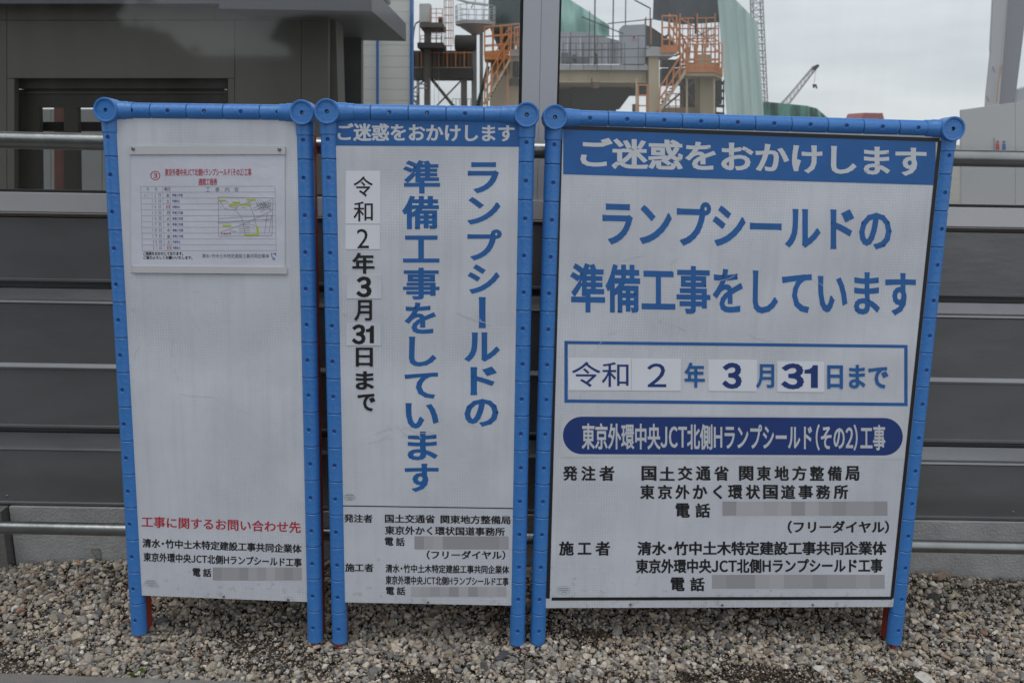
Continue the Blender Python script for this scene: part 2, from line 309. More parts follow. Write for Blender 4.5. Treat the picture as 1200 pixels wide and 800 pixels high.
class Board:
    def __init__(s, X, Y, z, yaw, lean, rin, W, label):
        c, sn = math.cos(rin), math.sin(rin)
        def rot(v):
            x, y, zz = v
            y, zz = y * math.cos(lean) + zz * math.sin(lean), -y * math.sin(lean) + zz * math.cos(lean)
            return Vector((x * math.cos(yaw) - y * math.sin(yaw), x * math.sin(yaw) + y * math.cos(yaw), zz))
        s.ex = rot((c, 0, sn)).normalized(); s.ez = rot((-sn, 0, c)).normalized(); s.ey = s.ez.cross(s.ex); s.o = Vector((X, Y, z)); s.W = W
        r = bpy.data.objects.new('sign_board', None); COL.objects.link(r); s.root = r
        r.matrix_world = Matrix(((s.ex.x, s.ey.x, s.ez.x, X), (s.ex.y, s.ey.y, s.ez.y, Y), (s.ex.z, s.ey.z, s.ez.z, z), (0, 0, 0, 1)))
        tag(r, label, 'sign board', 'blue framed construction notice boards')
        s.lay = -0.0125
    def uv(s, x, y, yl=-0.0125):
        d = ray(x, y); p = CAMP - s.o
        # local y of p + t d == yl
        t = (yl - p.dot(s.ey)) / d.dot(s.ey); q = p + d * t
        return np.array([q.dot(s.ex), q.dot(s.ez)])
    def frame(s, nseg_h, screws=()):
        W, r = s.W, s.root
        for sx in (-1, 1):
            x = sx * W / 2
            post = MB().tube((x, 0, 0.004), (x, 0, LEN - 0.03), PR - 0.003, 20).build('frame_post', BLUE_IN, r, smooth=True)
            for i in range(15):
                o = link_copy(SEG, 'sleeve_segment', post, Vector((x, 0, i * PP_)) - post.location, (0, 0, random.uniform(-.05, .05)))
            c = MB()
            c.lathe([(0, -.018), (.0055, -.018), (.0058, -.0285), (.0265, -.0285), (.0275, -.0318), (.0318, -.0325), (.0338, -.030), (.0340, 0.018), (.030, .0215), (0, .0215)], (x, 0, LEN), 'y', 40)
            c.lathe([(.0238, -.060), (.0252, -.0585), (.0257, -.030), (.0257, -.008)], (x, 0, LEN), 'z', 32)
            h = [(.0238, .0700), (.0248, .0690), (.0252, .050), (.0266, .048), (.0266, .012)]
            c.lathe([(a, -sx * b_) for a, b_ in h], (x, 0, LEN), 'x', 32)
            cj = c.build('corner_joint', BLUE, r, smooth=True)
            sc_ = link_copy(SCR, 'screw', cj, Vector((x, -.0185, LEN)) - cj.location)
            # steel leg behind the post, foot shows below
            lg = MB().box((x - .017, .021, .0), (x + .017, .024, LEN - .05)).box((x - .017, .024, .0), (x - .014, .050, LEN - .05)).box((x + .014, .024, .0), (x + .017, .050, LEN - .05))
            lg.box((x - .010, -.014, -.028), (x + .010, .018, .006)); lg.build('steel_leg', RED, r)
            if sx < 0:
                for zz in (0.145, 0.55, 1.0, 1.45): MB().box((-W / 2 + .018, -.0075, zz - .014), (W / 2 - .018, .020, zz + .014)).build('cross_bar', RED, r)
        bar = MB().tube((-W / 2 + .02, 0, LEN), (W / 2 - .02, 0, LEN), PR - 0.003, 20).build('top_bar', BLUE_IN, r, smooth=True)
        for i in range(nseg_h):
            x = (i - nseg_h / 2) * PP_
            link_copy(SEG, 'sleeve_segment', bar, Vector((x, 0, LEN)) - bar.location, (0, math.radians(90), 0))
    def panel(s, bl_, br_):
        h = s.W / 2 - 0.020
        a, b = s.uv(*bl_, -0.012), s.uv(*br_, -0.012)
        k = (b[1] - a[1]) / (b[0] - a[0]); zl = a[1] + k * (-h - a[0]); zr_ = a[1] + k * (h - a[0])
        s.zl, s.zr, s.h = zl, zr_, h
        m = MB().prism([(-h, -.012, zl), (h, -.012, zr_), (h, -.012, LEN - .012), (-h, -.012, LEN - .012)], (0, .004, 0))
        s.pan = m.build('face_panel', PANEL, s.root); s.holder = s.pan
        return s.pan
    def on(s, parent): s.holder = parent
    def _emit(s, V2, fs, m, name, label=None, up=0.0, zl=None):
        yl = s.lay - up
        b = MB(); b.v = [(p[0], yl - (zl[i] if zl else 0), p[1]) for i, p in enumerate(V2)]; b.f = fs
        me = bpy.data.meshes.new(name); V = np.array(b.v); c = (V.min(0) + V.max(0)) / 2
        me.from_pydata([tuple(p) for p in V - c], [], fs); me.materials.append(m)
        o = bpy.data.objects.new(name, me); COL.objects.link(o); o.parent = s.holder; o.location = Vector(c) - s.holder.location
        if s.holder.parent is None or s.holder is s.root: o.location = Vector(c)
        if label: o['label'] = label
        return o
    def quad(s, x0, t0, b0, x1, t1, b1, xs=0.0, xe=0.0):
        """uv quad from photo pixels: left x, its top and bottom y, right x, its top and bottom y"""
        return [s.uv(x0 + xs, b0), s.uv(x1 + xe, b1), s.uv(x1, t1), s.uv(x0, t0)]
    def text(s, string, q, ink='black', bold=0.02, up=0.0, rot=False, res=3):
        V, fs, zl = glyphs(string, bold, res)
        if rot: V = np.stack([V[:, 1], 1 - V[:, 0]], 1)
        A, B_, C, D = [np.array(p) for p in s.quad(*q)]
        # axis-aligned size with a slight slope, so that letters stay upright on the board
        u = V[:, :1]; v = V[:, 1:]
        P = A * (1 - u) * (1 - v) + B_ * u * (1 - v) + C * u * v + D * (1 - u) * v
        return s._emit(P, fs, INK[ink], 'lettering', up=up, zl=zl)
    def rect(s, q, m, name, up=0.0, label=None, thick=0.0):
        P = s.quad(*q)
        if thick:
            yl = s.lay - up
            b = MB().prism([(p[0], yl, p[1]) for p in P], (0, -thick, 0))
            o = b.build(name, m, s.root, centre=True); w_ = o.location.copy(); o.parent = s.holder; o.location = w_ - (s.holder.location if s.holder is not s.root else Vector((0, 0, 0)))
            if label: o['label'] = label
            return o
        return s._emit(np.array(P), [(0, 1, 2, 3)], m, name, label, up)
    def lines(s, segs, wpx, m, name, up=0.0, label=None):
        """thin printed lines given as photo pixel end points"""
        P = []; fs = []
        for (xa, ya, xb, yb) in segs:
            a, b = s.uv(xa, ya), s.uv(xb, yb); d = b - a; L = np.linalg.norm(d)
            if L < 1e-6: continue
            nrm = np.array([-d[1], d[0]]) / L * (wpx / 420 / 2); k = len(P)
            P += [a - nrm, b - nrm, b + nrm, a + nrm]; fs.append((k, k + 1, k + 2, k + 3))
        o = s._emit(np.array(P), fs, m, name, label, up)
        if len(fs) > 1: o['kind'] = 'stuff'
        return o
    def mosaic(s, x0, y0, x1, y1, n, seed):
        rr = random.Random(seed); P = {}
        for i in range(n):
            for j in range(1):
                xa = x0 + (x1 - x0) * i / n; xb = x0 + (x1 - x0) * (i + 1) / n; ya = y0; yb = y1
                P.setdefault(rr.choice([0, 0, 2, 3, 1]), []).append((xa, ya, yb, xb, ya, yb))
        for kk, qs in P.items():
            for q in qs: s._emit(np.array(s.quad(*q)), [(0, 1, 2, 3)], MOS[kk], 'cover_patch')
    def oval(s, cx, cy, rx, ry):
        pts = [s.uv(cx + rx * math.cos(t), cy + ry * math.sin(t)) for t in [2 * math.pi * i / 24 for i in range(24)][::-1]]
        s._emit(np.array(pts), [tuple(range(24))], INK['pillwhite'], 'maker_sticker', up=.0002)
        s.lines([(cx - rx * .7, cy - 2, cx + rx * .7, cy - 2), (cx - rx * .8, cy + .3, cx + rx * .8, cy + .3), (cx - rx * .4, cy + 2.2, cx + rx * .5, cy + 2.2)], 1.1, INK['grey'], 'maker_print', up=.0005)
        r = [(cx + rx * math.cos(t), cy + ry * math.sin(t)) for t in [2 * math.pi * i / 16 for i in range(17)]]
        s.lines([(*r[i], *r[i + 1]) for i in range(16)], 0.6, INK['stamp'], 'sticker_edge', up=.0004)
    def screw(s, x, y, parent=None):
        u = s.uv(x, y); p = parent or s.pan
        o = link_copy(SCR, 'screw', p, Vector((u[0], -.0135, u[1])) - p.location); o.scale = (1.1, 1.1, 1.1)

B1 = Board(-.8592, .0096, .0008, -.0472, .0750, .0016, .5490, 'narrow blank board at the left with a weekly schedule sheet in a plastic holder')
B2 = Board(-.2391, -.0070, .0032, .0095, .0610, -.0002, .5396, 'narrow middle board with vertical blue lettering in two columns')
B3 = Board(.6505, .0306, -.0075, .0514, .0675, -.0117, 1.1160, 'widest board at the right with horizontal blue lettering and navy pill banner')

# ---- board 1
B1.frame(5); B1.panel((168.3, 697.3), (356.7, 704.7))
B1.text('工事に関するお問い合わせ先', (165.8, 604.2, 617.5, 352.6, 611, 624.3), 'red', .022)
B1.text('清水・竹中土木特定建設工事共同企業体', (166.8, 630.3, 641, 353.5, 637.5, 648), 'black', .032)
B1.text('東京外環中央JCT北側Hランプシールド工事', (168, 646.5, 657.5, 353.5, 653.5, 664), 'black', .032)
B1.text('電', (225.7, 665, 675, 235, 665.3, 675.3), 'black', .032); B1.text('話', (238, 665.4, 675.4, 247.7, 665.6, 675.6), 'black', .032)
B1.mosaic(249.3, 664.5, 353.6, 679.5, 10, 3)
B1.oval(176.5, 683, 7.2, 4)
B1.screw(262.3, 698.2); B1.screw(337.7, 702)
# schedule holder
hold = B1.rect((153.2, 172, 319, 334.5, 172, 320.2), CLEAR, 'schedule_holder', up=.0002, thick=.0014)
B1.holder = hold
w0 = hold.location + B1.pan.location; hold.parent = B1.root; hold.location = w0
B1.lay = -0.0142
B1.rect((154.3, 181.5, 312, 333.6, 181, 313), PAPER, 'paper_sheet', up=.0001, label='white weekly schedule sheet with red title and small map')
B1.rect((152.2, 171.6, 181.2, 334.8, 171.5, 181.0), CLEAR, 'clamp_rail', up=.0002, thick=.0035, label='clear upper clamp rail')
B1.rect((157.0, 311.4, 319.4, 336.8, 312.8, 320.8), CLEAR, 'clamp_rail', up=.0002, thick=.0035, label='clear lower clamp rail')
for (x, y) in ((157.3, 174.5), (328.3, 175.2)):
    u = B1.uv(x, y); o = link_copy(SCR, 'screw', hold, Vector((u[0], -.0192, u[1])) - hold.location); o.scale = (1.4, 1.4, 1.4)
T = lambda s_, q, ink, b=.02: B1.text(s_, q, ink, b, up=.0005, res=2)
T('東京外環中央JCT北側Hランプシールド(その2)工事', (193.6, 197.6, 206.6, 295, 197.2, 206.2), 'fadedred', .025)
T('週間工程表', (232.8, 209.2, 217.4, 255, 209, 217.2), 'fadedred', .03)
T('③', (176.5, 200.4, 211.2, 188.2, 200.4, 211.2), 'fadedred', .012)
X0, X1, yT, yB = 165.2, 322.6, 218.6, 293.8
rows = 11; ys = [yT + (yB - yT) * i / rows for i in range(rows + 1)]
sg = [(X0 + (i * .12), y, X1 + i * .1, y - .3) for i, y in enumerate(ys)]
sg += [(X0, yT, X0 + 2, yB), (X1, yT, X1 + 1.3, yB), (191, yT, 193, yB), (199.6, yT, 201.2, yB)]
B1.lines(sg, .55, INK['stamp'], 'schedule_table', up=.0004)
T('月', (172, 219.9, 223.6, 174.6, 219.9, 223.6), 'faded', .0); T('日', (182, 219.9, 223.6, 184.6, 219.9, 223.6), 'faded', .0); T('曜日', (193, 219.7, 223.8, 199, 219.7, 223.8), 'faded', .01)
for c_, x in zip('工事内容', (241.5, 252.5, 264, 275)): T(c_, (x, 219.6, 225, x + 5, 219.5, 224.9), 'faded', .0)
T('4／', (169.5, 226.8, 231, 175, 226.8, 231), 'faded', 0)
for i, (d, wd) in enumerate(zip(range(12, 22), '金土日月火水木金土日')):
    y = ys[i + 1] + 1.3; dx = i * .14
    T(str(d), (178.5 + dx, y, y + 4, 183 + dx, y, y + 4), 'faded', .0)
    T('日', (186 + dx, y, y + 4, 188.8 + dx, y, y + 4), 'faded', .0)
    T(wd, (195 + dx, y, y + 4.2, 199 + dx, y, y + 4.2), 'fadedred' if wd == '日' else 'faded', .01)
    off = wd in '土日'
    T('作業休み' if off else '準備工作業', (202 + dx * .6, y + .4, y + 3.8, (211 if off else 214.5) + dx * .6, y + .4, y + 3.8), 'fadedblue', .015)
T('ご迷惑をおかけしております。', (168, 294.8, 299, 215, 295, 299.2), 'black', .032)
T('ご協力よろしくお願いいたします。', (168.3, 299.6, 303.6, 226, 299.8, 303.8), 'black', .032)
T('清水・竹中土木特定建設工事共同企業体', (237, 297.4, 302.2, 315.8, 297.4, 302.2), 'faded', .01)
B1.lines([(318.4, 296.5, 319, 301), (319, 301, 322, 303), (320, 297.5, 324, 297), (323.5, 297.2, 323, 299.5), (319.5, 303.7, 323, 303.7)], .9, INK['blue'], 'small_mark', up=.0006)
# the little map
rr = random.Random(5); ml = [(256, 231, 320.2, 232.2), (256, 231, 256.6, 277), (320.2, 232.2, 319, 276), (256.6, 277, 319, 276)]
def mpx(a, b_): return (256 + 64 * a, 231.5 + 45 * b_)
for pts in ([(0.02, .05), (.12, .3), (.3, .33), (.38, .2), (.62, .1)], [(.3, .3), (.42, .5), (.45, .62), (0, .68)], [(.55, .1), (.65, .45), (.73, .95)], [(0, .55), (.5, .5), (1, .48)], [(0, .64), (.5, .6), (1, .56)],
            [(.05, .9), (.45, .7), (.98, .35)], [(.45, .62), (.5, .98)], [(.9, .4), (.85, .95)], [(.98, .45), (.93, .9)]):
    for p, q in zip(pts, pts[1:]): ml.append((*mpx(*p), *mpx(*q)))
for i in range(7): ml.append((*mpx(.66 + .05 * i, .02 + .02 * i), *mpx(.80 + .028 * i, .40 - .03 * i)))
for i in range(7): ml.append((*mpx(.64 + .03 * i, .28 - .03 * i + .1 * (i % 2)), *mpx(.97, .05 + .05 * i)))
for i in range(6): ml.append((*mpx(.38, .68 + .05 * i), *mpx(.58, .64 + .055 * i)))
for i in range(12):
    a, b_ = rr.uniform(.02, .9), rr.uniform(.05, .9); ml.append((*mpx(a, b_), *mpx(min(.99, a + rr.uniform(-.02, .15)), b_ + rr.uniform(-.06, .06))))
B1.lines(ml, .5, INK['grey'], 'map_drawing', up=.0005)
B1.lines([(*mpx(*p), *mpx(*q)) for p, q in (((.0, .08), (.14, .08)), ((.26, .12), (.4, .13)), ((.2, .2), (.36, .2)), ((.41, .19), (.6, .19)), ((.52, .06), (.68, .06)), ((.08, .73), (.24, .73)), ((.48, .97), (.73, .97)))], 1.9, INK['lime'], 'map_highlight', up=.0007)
B1.lines([(*mpx(.71, .75), *mpx(.73, .97))], 2.2, INK['lime'], 'map_highlight', up=.0006)
T('至 東京外環', (259, 272.6, 275, 271, 272.6, 275), 'fadedred', .02)
B1.lay = -0.0125; B1.holder = B1.pan

# ---- board 2
B2.frame(5); B2.panel((404, 705.3), (598.3, 709))
B2.rect((384, 138, 170.6, 616, 139.5, 172.2), INK['blue'], 'header_band')
B2.text('ご迷惑をおかけします', (395.5, 144.2, 165.4, 603, 145.8, 166.8), 'white', .034, up=.0003)
for ch, q in zip('ランプシールドの', [(548.3, 190, 226.7, 585, 190, 226.7), (547.7, 231, 263.3, 586.7, 231, 263.3), (547.7, 268.7, 305.3, 588.3, 268.7, 305.3), (548, 309.7, 344.3, 585.7, 309.7, 344.3),
        (561, 348, 384.3, 569.3, 348, 384.3), (544, 389.3, 423.7, 586, 389.3, 423.7), (551, 429.3, 462.7, 582.3, 429.3, 462.7), (544, 467, 499.7, 584.3, 467, 499.7)]):
    B2.text(ch, q, 'blue', .036, rot=(ch == 'ー'))
for ch, q in zip('準備工事をしています', [(472.3, 187.7, 226.7, 515.7, 187.7, 226.7), (471, 229.3, 268.5, 514.3, 229.3, 268.5), (472.3, 276, 307.7, 515, 276, 307.7), (472.3, 313.7, 351, 515, 313.7, 351),
        (474, 354.3, 391, 511, 354.3, 391), (479, 394.3, 429.3, 511.7, 394.3, 429.3), (474, 436.3, 467, 513.3, 436.3, 467), (475, 472, 502, 514.3, 472, 502), (477.3, 505.3, 539, 513.3, 505.3, 539), (474.3, 543, 576.3, 514, 543, 576.3)]):
    B2.text(ch, q, 'blue', .032)
for q in ((405, 200.3, 262.3, 445.7, 200.3, 262.3), (405, 263.4, 292, 445.2, 263.4, 292)): B2.rect(q, STK, 'date_sticker', thick=.0006)
for q in ((406.5, 322, 349.7, 447.3, 322, 349.7), (405.7, 378, 404.7, 446.7, 378, 404.7)): B2.rect(q, PANEL, 'date_sticker', thick=.0008)
for ch, q, bd in (('令', (414.3, 206.7, 230.5, 437, 206.7, 230.5), .008), ('和', (414.3, 236.2, 259.5, 437, 236.2, 259.5), .008), ('2', (418.3, 268.3, 290.8, 432.3, 268.3, 290.8), 0.0),
               ('年', (412.7, 296, 320.5, 439, 296, 320.5), .03), ('3', (417.3, 323.7, 348.5, 435.7, 323.7, 348.5), .05), ('月', (415, 351.3, 375.8, 436, 351.3, 375.8), .025),
               ('31', (412.3, 379.7, 403.5, 438.3, 379.7, 403.5), .05), ('日', (417, 407, 429.3, 437, 407, 429.3), .025), ('ま', (416.7, 434.7, 456.3, 438.5, 434.7, 456.3), .035), ('で', (419, 461, 481.5, 440, 461, 481.5), .035)):
    B2.text(ch, q, 'black', bd, up=.0011)
B2.lines([(392, 592.2, 602, 595.4)], 1.3, INK['black'], 'ruled_line')
Z = lambda s_, q, b=.030: B2.text(s_, q, 'black', b)
Z('発注者', (403, 601.8, 611.6, 436.6, 602.4, 612.2)); Z('国土交通省 関東地方整備局', (451, 602, 612.2, 598.3, 604, 614))
Z('東京外かく環状国道事務所', (451, 615.5, 626, 591.7, 617.6, 627.6)); Z('電', (451, 629, 639, 461, 629.2, 639.2)); Z('話', (464, 629.2, 639.2, 474.3, 629.4, 639.4))
Z('（フリーダイヤル）', (500, 644.4, 655, 592.3, 644.8, 655.2)); Z('施工者', (404.3, 659.4, 669.4, 437.7, 660, 669.8))
Z('清水・竹中土木特定建設工事共同企業体', (451.7, 660.2, 670.6, 596.7, 662.2, 672)); Z('東京外環中央JCT北側Hランプシールド工事', (451.7, 673.8, 684.4, 596, 676, 686))
Z('電', (452.3, 687, 696.6, 462, 687.1, 696.7)); Z('話', (465, 687.1, 696.7, 475, 687.2, 696.8))
B2.mosaic(485.7, 628, 596, 643.2, 10, 8); B2.mosaic(481.7, 687.3, 593.3, 698.7, 10, 12)
B2.oval(409.6, 582, 6.3, 3.6); B2.screw(501.7, 705); 

# ---- board 3
B3.frame(10); B3.panel((641.7, 712), (1045, 710.7))
pb = B3.h
def strip(B, x0, z0, x1, z1, m, name, up=.0001):
    return B._emit(np.array([(x0, z0), (x1, z0), (x1, z1), (x0, z1)]), [(0, 1, 2, 3)], m, name, up=up)
hb = [B3.uv(657, 204), B3.uv(1094.6, 217), B3.uv(1099, 165.8), B3.uv(661, 151)]
zb = (hb[0][1] + hb[1][1]) / 2; zt = (hb[2][1] + hb[3][1]) / 2; print('hdr', hb, pb, LEN)
B3.rect((660, 150.5, 204.3, 1096.5, 166.5, 217, ), INK['blue'], 'header_band')
bx0, bx1 = B3.uv(647.5, 700)[0], B3.uv(1044.5, 700)[0]
zbl, zbr = B3.uv(647, 701.2)[1], B3.uv(1044, 700.2)[1]; zbm = (zbl + zbr) / 2
tl, tr = B3.uv(659.5, 149.6), B3.uv(1099.5, 164.8)
B3._emit(np.array([(-pb, zbm), (-pb + .011, zbm), (tl[0] - .0, tl[1]), (-pb, tl[1])]), [(0, 1, 2, 3)], INK['black'], 'border_line', up=.0004)  # printed left border, widened in black for the shaded gap beside the post
B3._emit(np.array([(pb - .012, zbm), (pb - .001, zbm), (pb - .001, tr[1]), (pb - .012, tr[1])]), [(0, 1, 2, 3)], INK['black'], 'border_line', up=.0004)  # right border print, with the gap's shade by the post blacked in too
B3.lines([(646.5, 701.3, 1045.5, 700.3)], 4.2, INK['black'], 'border_line', up=.0003)
B3.lines([(656, 149.2, 1101, 164.2)], 4.5, INK['black'], 'border_line', up=.0003)
B3.text('ご迷惑をおかけします', (680, 160.8, 196.8, 1085.7, 171.5, 208), 'white', .034, up=.0003)
B3.text('ランプシールドの', (706, 233, 286.5, 1045, 243.5, 293.5), 'blue', .034)
B3.text('準備工事をしています', (668.3, 307.7, 366, 1073.3, 317, 371.5), 'blue', .032)
_q = [B3.quad(661.4, 399.3, 471.6, 1063.6, 404, 475.6), B3.quad(665.3, 403, 467.8, 1059.7, 407.6, 471.8)]
B3._emit(np.array(_q[0] + _q[1]), [(0, 1, 5, 4), (1, 2, 6, 5), (2, 3, 7, 6), (3, 0, 4, 7)], INK['blue'], 'date_box_outline', up=.0001)
for q in ((666, 419.3, 457, 739.6, 419.6, 457.3), (740.2, 420.2, 457.4, 797.7, 420.6, 457.8)): B3.rect(q, STK, 'date_sticker', thick=.0006)
for q in ((830, 421.3, 457.8, 887, 421.8, 458.3), (910.7, 423.5, 458.8, 965.7, 424, 459.3)): B3.rect(q, STK, 'date_sticker', thick=.0007)
for st_, q, ink, bd in (('令和', (670, 423.5, 453, 736.5, 423.8, 453.5), 'navy', .004), ('２', (758.3, 425.5, 453.2, 780.7, 425.6, 453.3), 'navy', .012), ('年', (802, 424.3, 453.7, 826, 424.5, 454), 'blue', .035),
                    ('3', (846, 424.5, 455.3, 869.3, 424.7, 455.5), 'navy', .05), ('月', (885.7, 426.3, 454.4, 907.3, 426.5, 454.6), 'blue', .03), ('31', (915, 425.3, 455.8, 958.3, 425.6, 456.2), 'navy', .05),
                    ('日まで', (969.3, 427, 455.3, 1041, 427.5, 455.8), 'blue', .035)):
    B3.text(st_, q, ink, bd, up=.0011)
B3.rect((656.3, 485.5, 535.5, 1060.5, 487.5, 537.3), INK['pillwhite'], 'banner_sticker', up=.0001)
def pill(B, x0, x1, yt, yb, dy, m):
    pts = []; ry = (yb - yt) / 2; cy = (yt + yb) / 2
    for i in range(17): t = math.pi / 2 + math.pi * i / 16; pts.append(B.uv(x0 + ry + ry * math.cos(t), cy - ry * math.sin(t)))
    for i in range(17): t = -math.pi / 2 + math.pi * i / 16; pts.append(B.uv(x1 - ry + ry * math.cos(t), cy + dy - ry * math.sin(t)))
    return B._emit(np.array(pts), [tuple(range(len(pts)))], m, 'pill_banner', up=.0003)
pill(B3, 659.6, 1058, 487.9, 531.8, 1.6, INK['navy'])
B3.text('東京外環中央JCT北側Hランプシールド(その2)工事', (681.7, 495, 526.8, 1037.3, 497, 528), 'pillwhite', .028, up=.0006)
Z = lambda s_, q, b=.037: B3.text(s_, q, 'black', b)
Z('発', (659.5, 545.6, 563, 677, 545.6, 563)); Z('注', (681, 545.6, 563, 698, 545.6, 563)); Z('者', (702, 545.6, 563, 720, 545.6, 563))
for s_, xs in (('国土交通省', (751.7, 854.3)), ('関東地方整備局', (866, 1007.3))):
    n = len(s_); pw = (xs[1] - xs[0] + 3.6) / n
    for i, ch in enumerate(s_): Z(ch, (xs[0] + i * pw, 545.6 if ch not in '土' else 546.6, 562.8, xs[0] + (i + 1) * pw - 3.6, 545.8 if ch not in '土' else 546.6, 563))
s_ = '東京外かく環状国道事務所'; pw = (994 - 750 + 3.4) / 12
for i, ch in enumerate(s_): Z(ch, (750 + i * pw + (3 if ch == 'く' else 0), 567.6, 584.4, 750 + (i + 1) * pw - 3.4 - (3 if ch == 'く' else 0), 567.8, 584.6))
Z('電', (791.7, 589.2, 606.2, 808.5, 589.2, 606.2)); Z('話', (815, 589.2, 606.2, 832.3, 589.2, 606.2))
Z('（フリーダイヤル）', (923, 609.6, 624.6, 1042, 609.6, 624.6))
Z('施', (655, 633.8, 650.6, 672.5, 633.8, 650.6)); Z('工', (677, 635.5, 649.4, 693, 635.5, 649.4)); Z('者', (697.5, 633.8, 650.6, 715, 633.8, 650.6))
Z('清水・竹中土木特定建設工事共同企業体', (746.7, 633.8, 650.4, 1039, 633.6, 650)); Z('東京外環中央JCT北側Hランプシールド工事', (745, 654.5, 671.5, 1034.3, 653.6, 670.6))
Z('電', (786, 676, 692.2, 802.5, 676, 692.2)); Z('話', (809, 676, 692.2, 825.7, 676, 692.2))
B3.mosaic(846.7, 587.3, 1040, 603.8, 12, 21); B3.mosaic(834.3, 673, 1036.7, 689.2, 12, 33)
B3.oval(660.5, 691, 7.6, 4.8)
for x, y in ((739, 707.6), (846.4, 708.2), (952.5, 708)): B3.screw(x, y)
bpy.data.meshes  # keep
# thumb screws and bolts seen in some frame holes
for B_, pts in ((B1, [(239, 130.5)]), (B2, [(500, 133), (455, 132.6)]), (B3, [(687.7, 136.2)])):
    for (x, y) in pts:
        u = B_.uv(x, y, -.019); o = link_copy(SCR, 'screw', B_.root, Vector((u[0], -.0185, LEN))); 

SCRM = mat('scuff_white', (.56, .575, .60), .5)
def scuffs(B, boxes, seed):
    rr_ = random.Random(seed)
    for (x0, y0, x1, y1, n_) in boxes:
        for _ in range(n_):
            x, y = rr_.uniform(x0, x1), rr_.uniform(y0, y1); a = rr_.uniform(0, 3.14); sg = []
            for _k in range(rr_.randint(2, 6)):
                a += rr_.uniform(-.5, .5); l = rr_.uniform(3, 10); x2, y2 = x + l * math.cos(a), y + l * math.sin(a) * .7; sg.append((x, y, x2, y2)); x, y = x2, y2
            B.lines(sg, rr_.uniform(.35, .8), SCRM, 'scuff_mark', up=.0016 if B is not B1 else .0002)
scuffs(B1, [(200, 335, 300, 400, 9), (160, 400, 300, 480, 5)], 3)
scuffs(B2, [(446, 495, 474, 512, 8), (500, 480, 545, 530, 3), (520, 365, 600, 380, 2)], 4)
scuffs(B3, [(700, 290, 960, 330, 5), (700, 375, 1000, 395, 4)], 5)

# ------------------------------------------------------------------ the noise barrier behind the boards
YW = 0.445
def zat(x, y, Y=YW): return at(x, y, Y).z
ALU = mat('grey_anodised_panel', (0.235, 0.24, 0.248), 0.33, 0.74, 0.14, 2.2, 0.08, 12, stretch=(1, 1, 3), dirt=.25, dirtcol=(.13, .125, .115))
SILVER = mat('silver_frame', (0.50, 0.50, 0.52), 0.42, 0.5, 0.05, 4)
GALV = mat('galvanised_pipe', (0.27, 0.28, 0.275), 0.30, 0.95, 0.18, 14, 0.06, 60)
GASK = mat('black_gasket', (0.012, 0.012, 0.012), 0.7)
CONC = mat('barrier_concrete', (0.33, 0.33, 0.325), 0.9, 0, 0.2, 8, 0.4, 120, dirt=0.35, dirtcol=(0.14, 0.135, 0.12))
CONC_D = mat('dark_stained_concrete', (0.13, 0.13, 0.12), 0.9, 0, 0.25, 9, 0.4, 90)
barrier = thing('noise_barrier', (0.03, YW, 0), 'grey metal noise barrier wall with clear upper panes behind the sign boards', 'noise barrier')
XL, XR = at(-50, 400, YW).x, at(1255, 400, YW).x
zc = lambda y: zat(600, y)
# photo rows at the centre column (rows on the left + 9)
z_top, z_sil, z_f1 = zc(234), zc(255), zc(262)
J = [(zc(337), zc(345), zc(358)), (zc(506), zc(513), zc(528))]
M_ = [zc(433)]
z_bot = zc(595)
f = 0.0
def prof(name, pts, m=ALU, seg=None, x0=XL, x1=XR):
    mb = MB(); a = [Vector((x0, YW + d, z)) for d, z in pts]; 
    mb.prism(a, (x1 - x0, 0, 0)); o = mb.build(name, m, barrier); return o
prof('top_frame', [(-.045, z_top), (-.050, z_sil), (-.035, z_f1 + .004), (.03, z_f1), (.03, z_top)], SILVER)
prof('frame_lip', [(-.0475, z_sil - .003), (-.050, z_sil - .006), (-.036, z_f1 + .002), (-.030, z_f1 + .002), (-.030, z_sil - .003)], mat('dull_bronze', (0.22, 0.20, 0.18), .5, .6))
# three acoustic panels, each with a sloped upper lip and a mid step
def panel(zt_, zb_, slope_top, mid):
    pts = [(-.010, zt_)]
    if slope_top: pts[0] = (-.018, zt_); pts += [(-.030, zt_ - slope_top + .004), (-.041, zt_ - slope_top), (-.044, zt_ - slope_top - .006), (-.037, zt_ - slope_top - .012)]
    else: pts += [(-.034, zt_)]
    top = zt_ - slope_top - .012
    if mid: pts += [(-.034, mid + .006), (-.042, mid - .006), (-.042, mid - .012), (-.034, mid - .016)]
    pts += [(-.034, zb_ + .012), (-.040, zb_ + .010), (-.040, zb_ + .003), (-.020, zb_), (.03, zb_), (.03, zt_)]
    prof('acoustic_panel', pts)
panel(z_f1 - .002, J[0][0], 0, None)
panel(J[0][1] - .001, J[1][0], J[0][1] - J[0][2], M_[0])
panel(J[1][1] - .001, z_bot, J[1][1] - J[1][2], None)
for a, b_ in ((J[0][0], J[0][1]), (J[1][0], J[1][1])):
    prof('joint_strip', [(-.012, a - .001), (-.012, b_ + .001), (.02, b_ + .001), (.02, a - .001)], mat('joint_dark', (.07, .07, .07), .6))
